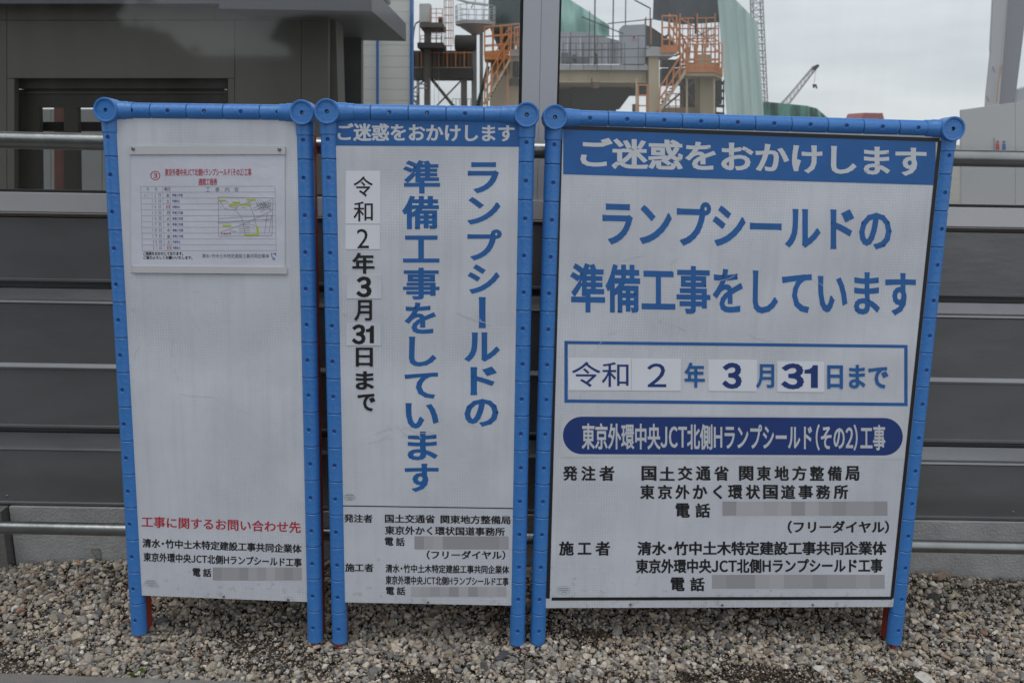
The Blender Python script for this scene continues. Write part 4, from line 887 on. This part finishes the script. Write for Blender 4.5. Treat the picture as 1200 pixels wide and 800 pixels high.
# silo
sl_ = thing('silo', base(592, YT + 3), 'dark green silo with round walkway and grey legs beside the mullion', 'silo')
sc0 = at(594, 10, YT + 3); rad = (at(615, 10, YT + 3).x - sc0.x)
zb_ = at(594, 30, YT + 3).z; ztp = at(594, -120, YT + 3).z
MB().lathe([(0, zb_ - .8), (.25, zb_ - .8), (rad, zb_), (rad, ztp), (0, ztp + .4)], (sc0.x, sc0.y, 0), 'z', 40).build('silo_shell', DGR, sl_, smooth=True)
for i in range(0, 26, 2):
    t = 2 * math.pi * i / 26; MB().tube((sc0.x + (rad + .01) * math.cos(t), sc0.y + (rad + .01) * math.sin(t), zb_), (sc0.x + (rad + .01) * math.cos(t), sc0.y + (rad + .01) * math.sin(t), ztp), .018, 5).build('shell_rib', DGR, sl_)
hp = at(556, 30, YT + 1); 
MB().lathe([(0, 0), (.55, 0), (.62, .02), (.62, .12), (0, .12)], (at(557, 31, YT + 1).x, YT + 1, at(557, 31, YT + 1).z), 'z', 20).build('walkway', LGS, sl_)
MB().lathe([(0.12, -.25), (.5, -.02), (.5, 0)], (at(557, 31, YT + 1).x, YT + 1, at(557, 31, YT + 1).z), 'z', 20).build('hopper', LGS, sl_)
c = at(557, 28, YT + 1); mb = MB()
for i in range(16):
    t = 2 * math.pi * i / 16; t2 = 2 * math.pi * (i + 1) / 16
    P1 = Vector((c.x + .62 * math.cos(t), c.y + .62 * math.sin(t), c.z)); P2 = Vector((c.x + .62 * math.cos(t2), c.y + .62 * math.sin(t2), c.z))
    mb.tube(P1, P1 + Vector((0, 0, .5)), .011, 5)
    for k in (.18, .34, .5): mb.tube(P1 + Vector((0, 0, k)), P2 + Vector((0, 0, k)), .010, 5)
mb.build('walkway_rail', LGS, sl_)
post(sl_, 555.5, 38, G, 6, LGS, YT + 1, 'silo_leg'); post(sl_, 564, 38, G, 4, LGS, YT + 1.6, 'silo_leg'); post(sl_, 608, 40, G, 6, LGS, YT + 4, 'silo_leg')
plate([(575, 33), (640, 33), (640, 27), (575, 27)], YT + 1.6, 2).build('ring_beam', DGR, sl_)
rod(sl_, [(530, -3), (548, 3), (572, 6)], 3, LGS, YT + 2, 'feed_chute'); rod(sl_, [(552, 10), (560, -5), (566, -8)], 1.5, LGS, YT + 2, 'feed_pipe'); rod(sl_, [(567, 30), (569, -60)], 1.2, LGS, YT + 1.4, 'vent_pipe')

# orange landing with stair in front of a beige abutment
ab = thing('concrete_abutment', base(592, YT + 1.2), 'beige stained abutment block under the orange landing left of the mullion', 'abutment')
plate([(572, G), (650, G), (650, 66), (590, 66), (590, 71), (575, 71)], YT + 1.0, 3).build('abutment_body', BEI, ab)
plate([(598, 66), (650, 66), (650, 58), (598, 58)], YT + .9, 3).build('bearing_shelf', LGS, ab)
for q in ((601, 72, 608, 90, DK), (590, 76, 597, 88, RUST), (597, 92, 612, 100, BRN)): plate([(q[0], q[3]), (q[2], q[3]), (q[2], q[1]), (q[0], q[1])], YT + .93, .06).build('pipe_bracket', q[4], ab)
rod(ab, [(572, 78), (568, 95), (560, 122), (556, G)], 4.5, mat('green_hose', (.03, .07, .05), .8), YT + .8, 'drain_sleeve')
def stair(label, g, x0, y0, x1, y1, Y, wid, nst, railh, m_str=BEI, m_rail=ORG, depth=.9, bx=None):
    t = thing('stair_flight', base(bx if bx is not None else x1, Y), label, 'stairs', g)
    for dY in (0, depth):
        a, b2 = at(x0, y0, Y + dY), at(x1, y1, Y + dY); dz = Vector((0, 0, wid * PXM))
        MB().prism([a, b2, b2 + dz, a + dz], (0, .05, 0)).build('stringer', m_str, t)
        hh = Vector((0, 0, railh * PXM))
        for k in (1, .55): MB().tube(a + hh * k, b2 + hh * k, .022, 6).build('hand_rail', m_rail, t)
        for i in range(5): p = a.lerp(b2, i / 4); MB().tube(p, p + hh, .022, 6).build('rail_post', m_rail, t)
    a, b2 = at(x0, y0, Y), at(x1, y1, Y)
    for i in range(nst):
        p = a.lerp(b2, (i + .5) / nst); w_ = abs(b2.x - a.x) / nst * .55
        MB().box((p.x - w_, Y + .05, p.z + .03), (p.x + w_, Y + depth, p.z + .06)).build('tread', BRN, t)
    return t
GS = 'orange railed site stairs'
ld = thing('stair_landing', base(585, YT), 'orange railed landing above the abutment just left of the mullion', 'landing', 'orange railed landings')
plate([(567.5, 70), (597, 70), (597, 64.5), (567.5, 64.5)], YT - .2, 1.2).build('deck', ORG, ld)
guard(ld, 568, 66, 596, 64, 34, 3, ORG, YT - .2, wpx=1.4); guard(ld, 568, 64, 609, 60, 32, 4, ORG, YT + 1, wpx=1.1, toe=False)
guard(ld, 603, 60, 610, 59, 27, 2, ORG, YT + .8, wpx=1.4, toe=False)
for x in (571, 595): post(ld, x, 70, G, 2.2, BEI if x == 571 else ORG, YT, 'landing_leg')
stair('steep orange railed stair descending left of the mullion', GS, 598, 72, 568, 124, YT - .3, 5, 12, 28, bx=560)
rod(ld, [(581, 62), (594, 36), (599, 34), (600, 44)], 1.3, ORG, YT + .4, 'ladder_rail'); rod(ld, [(588, 62), (600, 40)], 1.1, ORG, YT + .5, 'ladder_rail')
rod(ld, [(577, 78), (577, 104), (566, 122)], 1.2, ORG, YT - .5, 'slanted_rail'); rod(ld, [(582, 82), (583, 98)], 1.2, ORG, YT - .5, 'slanted_rail')

# ------------------------------------------------------------------ viaduct right of the mullion
vd = thing('viaduct', base(720, YT), 'beige viaduct end under construction with dark arched underside', 'bridge')
plate([(620, 82), (761, 82.5), (761, 76.5), (620, 75.5)], YT - .2, 9).build('deck_edge', LGS, vd)
plate([(620, 97), (757, 97), (757, 83.5), (620, 82.5)], YT, 8).build('girder', BEI, vd)
for x in (668, 692, 716, 740, 752): post(vd, x, 84, 96.5, 1.5, BEI, YT - .05, 'web_stiffener', .05)
rod(vd, [(620, 96), (757, 96.5)], 1.6, BEI, YT - .08, 'flange')
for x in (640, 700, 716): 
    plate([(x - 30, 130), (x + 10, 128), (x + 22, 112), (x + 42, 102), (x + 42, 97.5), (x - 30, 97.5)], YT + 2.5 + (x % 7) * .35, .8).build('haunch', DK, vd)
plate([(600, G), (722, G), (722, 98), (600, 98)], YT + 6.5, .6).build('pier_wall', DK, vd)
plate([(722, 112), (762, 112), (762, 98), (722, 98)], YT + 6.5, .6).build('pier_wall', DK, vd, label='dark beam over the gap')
post(vd, 766.5, 66, G, 12, BEI, YT - .3, 'pier', .6); post(vd, 828.5, 90, G, 16, BEI, YT + .3, 'pier', .8); 
post(vd, 746, 122, G, 6, BEI, YT + 4, 'pier', .5)
plate([(757, 66), (790, 66), (790, 57), (757, 54)], YT - .4, 1.5).build('pier_cap', LGS, vd)
plate([(780, 140), (838, 140), (838, 126), (780, 126)], YT + 1, 1).build('pier_footing', BEI, vd)
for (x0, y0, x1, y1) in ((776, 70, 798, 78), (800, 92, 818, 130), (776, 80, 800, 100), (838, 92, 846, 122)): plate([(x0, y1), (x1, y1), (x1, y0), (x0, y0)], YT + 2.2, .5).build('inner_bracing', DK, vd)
rod(vd, [(776, 66), (818, 128)], 3, RUST, YT + 1.6); rod(vd, [(818, 92), (778, 126)], 2.4, BRN, YT + 1.8)
# machines glimpsed under the span
gm = thing('gas_bottle_rack', base(700, YT + 1), 'small rusty red equipment rack hanging under the beige girder', 'rack')
plate([(695, 103), (702, 103), (702, 96), (695, 96)], YT - .4, .5).build('rack_box', RUST, gm); post(gm, 693.5, 92, 101, 1.2, DK, YT - .45, 'hanger'); 
# hoarding on the deck
FPN = mat('grey_hoarding', (.32, .33, .36), .6, .1, .08, 1); dh = thing('deck_hoarding', at(690, 76, YT + .3), 'grey panel hoarding along the viaduct deck below green sheeting', 'hoarding')
for i in range(7):
    x0 = 620 + i * 15.1; x1 = x0 + 14.7; f0 = lambda x: 38 + max(0, (x - 690)) * .28
    plate([(x0, 75.3), (x1, 75.3), (x1, f0(x1)), (x0, f0(x0))], YT + .5 + (.0 if i < 4 else .5), .06).build('hoarding_panel', FPN, dh)
for (x0, x1, y0, y1) in ((658, 666, 62, 74), (671, 676, 64, 75), (664, 690, 67, 75)): plate([(x0, y1), (x1, y1), (x1, y0), (x0, y0)], YT + .3, .15).build('stacked_item', mat('mid_grey', (.12, .125, .135), .6), dh)
bx = thing('container_box', at(745, 76, YT + .4), 'tall grey cabinet with a small round red mark on the viaduct deck', 'cabinet')
plate([(730, 75.3), (757, 75.3), (757, 28.5), (730, 30)], YT - .1, 1.0).build('cabinet_body', mat('cool_grey', (.36, .38, .42), .6, .1, .06, 1), bx)
for r_, m_, dy in ((2.6, mat('emblem_white', (.5, .5, .5), .6), 0), (1.6, INK['red'], -.012)):
    c = at(743, 44, YT - .115 + dy); MB().lathe([(0, -.01), (r_ * PXM, -.01), (r_ * PXM, .005), (0, .005)], c, 'y', 16).build('round_mark', m_, bx)
plate([(757.5, 66), (793, 63), (793, 52), (762, 31), (757.5, 30)], YT + 1.2, .1).build('rear_shield', mat('dark_plate', (.06, .06, .065), .6), bx)
# scaffold
sf = thing('scaffold', base(700, YT), 'grey scaffold poles and rails standing along the viaduct deck', 'scaffold')
PIPE = mat('scaffold_pipe', (.09, .09, .095), .5, .5, .2, 2)
for x, y0, y1, wd in ((698, -60, 76, 1.7), (719.5, -60, 75, 1.5), (734, -60, 31, 1.3), (691, 13, 76, 1.0), (757, 20, 76, 1.0), (669, 38, 76, .8), (762, 10, 56, 1.3)): rod(sf, [(x - (y1 - y0) * .012, y1), (x, y0)], wd, PIPE, YT - .4, 'pole')
guard(sf, 660, 75, 728, 75, 24, 9, PIPE, YT - .25, toe=False, wpx=.7)
for k in range(7): rod(sf, [(652 + k * 16, 82), (652 + k * 16, 52 - (k * 7) % 11)], .7, PIPE, YT - .35, 'thin_post')
for a, b2, wd in (((650, 44), (760, 42), .9), ((650, 59), (760, 57), .9), ((650, 68), (757, 67), .7), ((682, 20), (731, 40), 1.3), ((712, 28), (790, 20), 1.2), ((743, 0), (762, 10), 1.5)): rod(sf, [a, b2], wd, PIPE, YT - .5, 'ledger')
plate([(696.5, 75), (701, 75), (700, 64), (697, 62)], YT - .5, .2).build('tool_bag', DK, sf)

# sheeting
def tarp(name, label, poly_top, poly_bot, Y, m, folds=26, depth=.18, seed=0, cat='tarpaulin'):
    """cloth between an upper and a lower photo edge, with vertical folds and real thickness"""
    rr_ = np.random.default_rng(seed); NX, NY = 70, 26
    def lerp(poly, t):
        xs = np.linspace(0, 1, len(poly)); return (np.interp(t, xs, [p[0] for p in poly]), np.interp(t, xs, [p[1] for p in poly]))
    ph = rr_.uniform(0, 6, 6); V = []; 
    for j in range(NY + 1):
        for i in range(NX + 1):
            t = i / NX; s_ = j / NY; a = lerp(poly_top, t); b2 = lerp(poly_bot, t)
            x = a[0] + (b2[0] - a[0]) * s_; y = a[1] + (b2[1] - a[1]) * s_
            d = depth * (math.sin(folds * t + ph[0] + 1.1 * math.sin(3 * s_ + ph[1])) * .5 + .35 * math.sin(folds * 2.3 * t + ph[2] - 2 * s_) + .3 * math.sin(5 * s_ + 4 * t + ph[3]))
            V.append(at(x, y, Y + d))
    mb = MB(); W_ = NX + 1; mb.v = [tuple(v) for v in V] + [(v.x, v.y + .02, v.z) for v in V]; n_ = len(V)
    for j in range(NY):
        for i in range(NX):
            q = (j * W_ + i, j * W_ + i + 1, (j + 1) * W_ + i + 1, (j + 1) * W_ + i); mb.f.append(q); mb.f.append(tuple(n_ + k for k in q[::-1]))
    o = mb.build(name, m, None, smooth=True); return tag(o, label, cat)
GT = mat('pale_green_tarp', (.42, .55, .53), .75, 0, .12, .9, stretch=(1.6, 1.6, .4), dirt=.4, dirtcol=(.55, .62, .60)); GT2 = mat('green_tarp', (.30, .50, .45), .75, 0, .15, .8); GT3 = mat('deep_green_tarp', (.07, .22, .18), .7, 0, .2, .8)
DKT = mat('dark_mesh_sheet', (.06, .07, .08), .8, 0, .2, 2, stretch=(4, 1, 1))
tarp('tarpaulin', 'large pale green sheet hanging beside the orange stair tower', [(838, -40), (862, 0), (875, 13), (888, 27)], [(853, 150), (868, 150), (882, 150), (896, 150)], YT - .2, GT, 11, .10, 1)
tarp('tarpaulin', 'sloping pale green sheet over the hoarding right of the mullion', [(640, -10), (668, 0), (690, 14), (714, 30)], [(640, 42), (668, 42), (690, 42), (714, 43)], YT + 3, GT2, 14, .2, 2)
tarp('tarpaulin', 'dark mesh sheet hanging above the orange stair tower', [(768, -60), (800, -60), (843, -60)], [(765, 23), (800, 29), (848, 26)], YT + .6, DKT, 12, .1, 3)
tarp('tarpaulin', 'low deep green sheet heap lying right of the big hanging sheet', [(893, 119), (915, 121), (945, 124), (957, 127), (972, 140)], [(893, 175), (915, 175), (945, 175), (960, 175), (985, 175)], YT + 4, GT3, 24, .35, 4)
# orange stair tower
ot = thing('stair_landing', base(810, YT), 'orange railed landing tower under the dark mesh sheet', 'landing', 'orange railed landings')
plate([(803, 85), (838, 85), (847, 90), (847, 83), (838, 79), (803, 79)], YT - .6, 1.6).build('deck', ORG, ot); plate([(803, 89), (838, 89), (846, 93), (846, 90.5), (838, 85.5), (803, 85.5)], YT - .55, 1.5).build('deck_frame', BEI, ot)
guard(ot, 804, 80, 838, 80, 28, 3, ORG, YT - .6, wpx=1.5); guard(ot, 838, 80, 846, 86, 34, 1, ORG, YT - .6, YT - .9, wpx=1.4); guard(ot, 804, 78, 843, 78, 26, 4, ORG, YT + 1, wpx=1.2)
guard(ot, 796, 58, 838, 57, 36, 4, ORG, YT + .4, wpx=1.3, toe=False); guard(ot, 776, 60, 793, 60, 41, 2, ORG, YT - .4, wpx=1.6); 
plate([(774, 62), (794, 62), (794, 56.5), (774, 56.5)], YT - .45, 1.2).build('deck', ORG, ot, label='upper small deck')
plate([(818, 76), (834, 76), (834, 64), (818, 64)], YT + .8, .4).build('beige_box', BEI, ot)
for x in (797, 817, 838): rod(ot, [(x, 92), (x, 16)], 1.6, ORG, YT + .3, 'tower_post')
for a, b2 in (((797, 22), (818, 34)), ((797, 40), (817, 50)), ((818, 50), (838, 40)), ((756, 74), (756, 22)), ((763, 52), (763, 22))): rod(ot, [a, b2], 1.5, ORG, YT + .2, 'tower_brace')
rod(ot, [(815, 40), (815, 20)], 2.2, DK, YT + .1, 'worker_lamp'); 
stair('orange railed stair running down left from the landing tower', GS, 804, 86, 772, 134, YT - .7, 6, 12, 30, bx=765)
stair('short orange stair rising behind the landing tower', GS, 806, 80, 783, 40, YT + .5, 4, 9, 22, bx=790)
guard(ot, 748, 136, 759, 136, 36, 1, ORG, YT - 1, wpx=1.4, toe=False, rails=3); guard(ot, 776, 132, 800, 132, 22, 3, ORG, YT + .8, wpx=1, toe=False)
for x in (805, 837, 746): post(ot, x, 92, G, 2, BEI, YT - .4, 'tower_leg')
guard(ot, 806, 56, 842, 56, 22, 6, ORG, YT + 1.3, wpx=.8, toe=False); guard(ot, 800, 80, 842, 80, 56, 5, ORG, YT + 1.1, wpx=.7, toe=False, rails=6)
for k, (x0, y0, x1, y1) in enumerate(((800, 20, 842, 24), (806, 48, 842, 30), (812, 30, 838, 56), (842, 20, 843, 82), (822, 22, 823, 80), (809, 22, 809, 60), (828, 22, 829, 56))): rod(ot, [(x0, y0), (x1, y1)], .9, BRN if k % 2 else ORG, YT + .9 + .1 * k, 'tower_tie')
# small stack seen under the tarp edge
lt = thing('steel_rack', base(843, YT + 1), 'dark latticed rack between the beige pier and hanging sheet', 'rack')
for i in range(5): plate([(838, 98 + i * 9), (849, 99 + i * 9), (849, 96 + i * 9), (838, 95 + i * 9)], YT + 1, .4).build('shelf', DK, lt)
for x in (839, 848): post(lt, x, 94, G, 1.3, DK, YT + 1, 'rack_post')

# ------------------------------------------------------------------ lattice mast and crane
def lattice(p, q, w0, w1, n, r, name, m, parent):
    mb = MB(); p, q = Vector(p), Vector(q); d = (q - p).normalized(); a = d.cross(Vector((0, 1, 0))).normalized(); b2 = d.cross(a).normalized(); prev = None
    for i in range(n + 1):
        t = i / n; c = p.lerp(q, t); w_ = w0 + (w1 - w0) * t; ring = [c + a * sx * w_ / 2 + b2 * sy * w_ / 2 for sx, sy in ((-1, -1), (1, -1), (1, 1), (-1, 1))]
        if prev:
            for k in range(4): mb.tube(prev[k], ring[k], r, 5); mb.tube(prev[k], ring[(k + 1) % 4], r * .6, 4); mb.tube(ring[k], ring[(k + 1) % 4], r * .6, 4)
        prev = ring
    return mb.build(name, m, parent)
YM = 48; MST = mat('mast_grey', (.33, .33, .345), .6, .3, .1)
lm = thing('lattice_mast', base(889, YM), 'tall grey lattice mast behind the hanging green sheet', 'mast')
pA = at(897, 175, YM); pA.z = -.09; pB = at(883.5, -70, YM); lattice(pA, pB, .62, .52, 34, .035, 'mast_frame', MST, lm)
YC = 110
cr_ = thing('mobile_crane', base(905, YC), 'distant crane with slanted lattice boom and hanging hook', 'crane')
b0, b1 = at(917, 126, YC), at(955, 79, YC); b00 = b0 + (b0 - b1).normalized() * 6; lattice(b00, b1, 1.0, .45, 18, .055, 'boom', MST, cr_)
MB().prism([(b1.x - .5, b1.y - .3, b1.z - .35), (b1.x + .1, b1.y - .3, b1.z - .3), (b1.x + .45, b1.y - .3, b1.z + .1), (b1.x + .3, b1.y - .3, b1.z + .35), (b1.x - .3, b1.y - .3, b1.z + .05)], (0, .6, 0)).build('boom_head', DK, cr_)
MB().tube(b1 + Vector((.2, 0, 0)), at(954, 98, YC), .03, 5).build('hoist_cable', MST, cr_); h = at(954, 99, YC)
MB().tube(h, h - Vector((0, 0, .45)), .22, 8, .1).build('hook_block', DK, cr_)
MB().tube(at(956, 99, YC), at(957, 104, YC), .10, 6).build('hook', DK, cr_)
MB().tube(b1, at(914, 122, YC), .035, 5).build('pendant_cable', MST, cr_)
bp_ = base(905, YC); MB().box((bp_.x - 3, YC - 1.3, .9), (bp_.x + 3, YC + 1.3, 3.4)).build('crane_body', mat('crane_paint', (.35, .20, .05), .5), cr_); MB().box((bp_.x - 3.5, YC - 1.6, -.09), (bp_.x + 3.5, YC + 1.6, .9)).build('crawler_track', DK, cr_)
rb = thing('site_cabin', base(1020, 60), 'low reddish roofed cabin far off above the widest board', 'cabin')
pr0, pr1 = at(1006, 132.5, 60), at(1034, 134, 60)
MB().prism([(pr0.x, 59.5, pr0.z - .5), (pr1.x, 59.5, pr0.z - .5), (pr1.x - .2, 59.5, pr0.z), (pr0.x + .2, 59.5, pr0.z)], (0, 3, 0)).build('cabin_roof', mat('dull_pink_red', (.28, .07, .08), .7), rb)
MB().box((pr0.x + .1, 59.7, -.09), (pr1.x - .1, 62, pr0.z - .5)).build('cabin_wall', LGS, rb)

# ------------------------------------------------------------------ right side: grey hoarding and leaning tower
YH = 8.0
HG = mat('pale_hoarding', (.42, .43, .445), .6, .1, .05, 1, .03, 8)
rh = thing('site_hoarding', at(1165, 300, YH), 'plain grey hoarding behind the right pane beside the widest board', 'hoarding')
tops = lambda x: 129 - (x - 1126) * .135
xs = [1000, 1063, 1126.5, 1190, 1255, 1320]
for i in range(2, 5): plate([(xs[i] + .2, 325), (xs[i + 1] - .2, 325), (xs[i + 1] - .2, tops(xs[i + 1])), (xs[i] + .2, tops(xs[i]))], YH, .04).build('hoarding_panel', HG, rh)
for i in range(2, 5): plate([(xs[i] + 3, 325), (xs[i] + 6, 325), (xs[i] + 6, tops(xs[i]) + 3), (xs[i] + 3, tops(xs[i]) + 3)], YH + .05, .06).build('hoarding_stud', LGS, rh)
# small notice with two figures
pl = plate([(1166, 179), (1182, 179), (1182, 161.5), (1166, 161.5)], YH - .02, .015).build('figure_notice', mat('notice_white', (.42, .43, .44), .6), rh)
def fig(cx, cy, m):
    mb = MB(); YF = YH - .034
    mb.prism([at(cx - 1.8, cy + 7, YF), at(cx + 1.8, cy + 7, YF), at(cx + 1.5, cy - 1, YF), at(cx - 1.5, cy - 1, YF)], (0, .008, 0)); c = at(cx, cy - 3.3, YF)
    mb.lathe([(0, -.002), (.013, -.002), (.013, .008), (0, .008)], c, 'y', 10); o = mb.build('figure_mark', m, rh); return o
fig(1169.5, 169.5, INK['red']); fig(1177, 169.5, INK['blue'])
YG = 20
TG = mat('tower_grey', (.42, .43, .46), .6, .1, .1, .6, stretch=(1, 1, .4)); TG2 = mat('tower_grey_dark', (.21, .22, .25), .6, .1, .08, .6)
gt = thing('shrouded_tower', base(1180, YG), 'leaning grey sheet-clad tower rising above the right hoarding', 'tower')
plate([(1153, 180), (1171, 180), (1171, 121), (1186, -60), (1176, -60), (1164.5, 0), (1161.5, 58), (1162, 62), (1157, 110)], YG, .10).build('sheet_cladding', TG, gt)
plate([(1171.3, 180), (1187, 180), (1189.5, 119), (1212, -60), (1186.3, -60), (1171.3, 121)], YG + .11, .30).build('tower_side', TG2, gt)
plate([(1168, 180), (1240, 180), (1240, 90), (1193, 105), (1191, 121), (1168, 122)], YG + .5, .3).build('lower_block', TG, gt)
for x0, y0, x1, y1 in ((1166, 85, 1163, 78), (1156, 113, 1159, 119), (1180, 0, 1168, 121)): rod(gt, [(x0, y0), (x1, y1)], 1.6 if x0 < 1170 else .7, mat('fitting', (.28, .26, .24), .6), YG - .1, 'fitting')
rod(gt, [(1175, 74), (1170, 96), (1168, 120)], 1.6, mat('faded_strap', (.40, .26, .16), .7), YG - .12, 'strap')

# ------------------------------------------------------------------ what stands behind the photographer (mirrored in the panes; the first tree is added for its shade)
def mir(x, y, Yv): p = at(x, y, Yv); p.y = 2 * YW - p.y; return p
LF = mat('tree_leaf', (.045, .07, .025), .6, 0, .3, 2); BARK = mat('tree_bark', (.08, .06, .045), .9, 0, .3, 8, .4, 40)
def tree(cx, ytop, wpx, Yv, label, seed, n=1500):
    top = mir(cx, ytop, Yv); b_ = Vector((top.x, top.y, -.05)); t = thing('street_tree', b_, label, 'tree', 'trees across the road behind the camera'); H = top.z; R = wpx * (Yv + DIST) / F / 2
    rg_ = np.random.default_rng(seed); mb = MB().tube(b_, b_ + Vector((0, 0, H * .5)), .16, 10, .10)
    for i in range(6):
        a = i * 1.05; mb.tube(b_ + Vector((0, 0, H * (.25 + .05 * i))), b_ + Vector((math.cos(a) * R * .6, math.sin(a) * R * .6, H * (.55 + .05 * i))), .07, 6, .02)
    mb.build('trunk', BARK, t, smooth=True)
    C_ = []
    while len(C_) < 44:
        q = rg_.uniform(-1, 1, 3)
        if q @ q < 1: C_.append(Vector((q[0] * R * .85, q[1] * R * .85, H * (.62 + .30 * q[2]))))
    v = MB()
    for c in C_:
        for _ in range(n // 44):
            p = b_ + c + Vector(rg_.normal(0, R * .13 + .08, 3)); a = Vector(rg_.normal(0, 1, 3)).normalized() * .12; d = a.orthogonal().normalized() * .09
            v.add([p - a, p + d, p + a, p - d], [(0, 1, 2, 3)])
    me = bpy.data.meshes.new('crown'); me.from_pydata(v.v, [], v.f); me.materials.append(LF); o = bpy.data.objects.new('crown', me); COL.objects.link(o); o.parent = t; o.location = -b_
tree(-150, -420, 420, 5.5, 'very tall spreading tree added out of view, left behind the camera, to shade the wall', 9, 9000)  # unseen tree, added to keep light off the left end of the barrier
tree(10, -60, 150, 13, 'tall leafy tree across the road, mirrored at the far left of the panes', 1, 6500)
tree(80, -30, 85, 12, 'broad tree across the road next to the tallest one', 5, 5000)
tree(158, 24, 80, 12.5, 'round tree across the road beside the house', 2, 4500)
tree(205, 46, 50, 14, 'small round tree nearest the house across the road', 3, 2500)
hs = thing('house', mir(400, 178, 15) * 1, 'two-storey house across the road behind the camera', 'house')
q0, q1 = mir(-260, 57, 15), mir(354, 57, 15); HW = mat('house_wall', (.13, .125, .11), .8); RT = mat('roof_tile', (.05, .05, .055), .6)
MB().box((min(q0.x, q1.x), q0.y - 5, -.09), (max(q0.x, q1.x), q0.y, q0.z)).build('lower_wing', HW, hs)
r0, r1 = mir(332, 48, 14.6), mir(560, 48, 14.6); MB().box((r0.x, r0.y - 6, -.09), (r1.x, r0.y - .4, r0.z)).build('main_wall', HW, hs)
e0 = mir(314, 46, 14.6); e1 = mir(330, 21, 14.6)
MB().prism([(e0.x, e0.y, e0.z), (e1.x, e0.y, e1.z), (mir(380, 16, 14.6).x, e0.y, e1.z + .1), (r1.x + .6, e0.y, e1.z + .1), (r1.x + .6, e0.y, e0.z)], (0, -7, 0)).build('roof', RT, hs)
for i in range(3):
    x = r0.x + .8 + i * 1.1; MB().box((x, r0.y - .42, r0.z - 1.4), (x + .7, r0.y - .37, r0.z - .5)).build('window', mat('win_dark', (.03, .035, .04), .1), hs)

for o in bpy.data.objects:
    if '_wl' in o: del o['_wl']
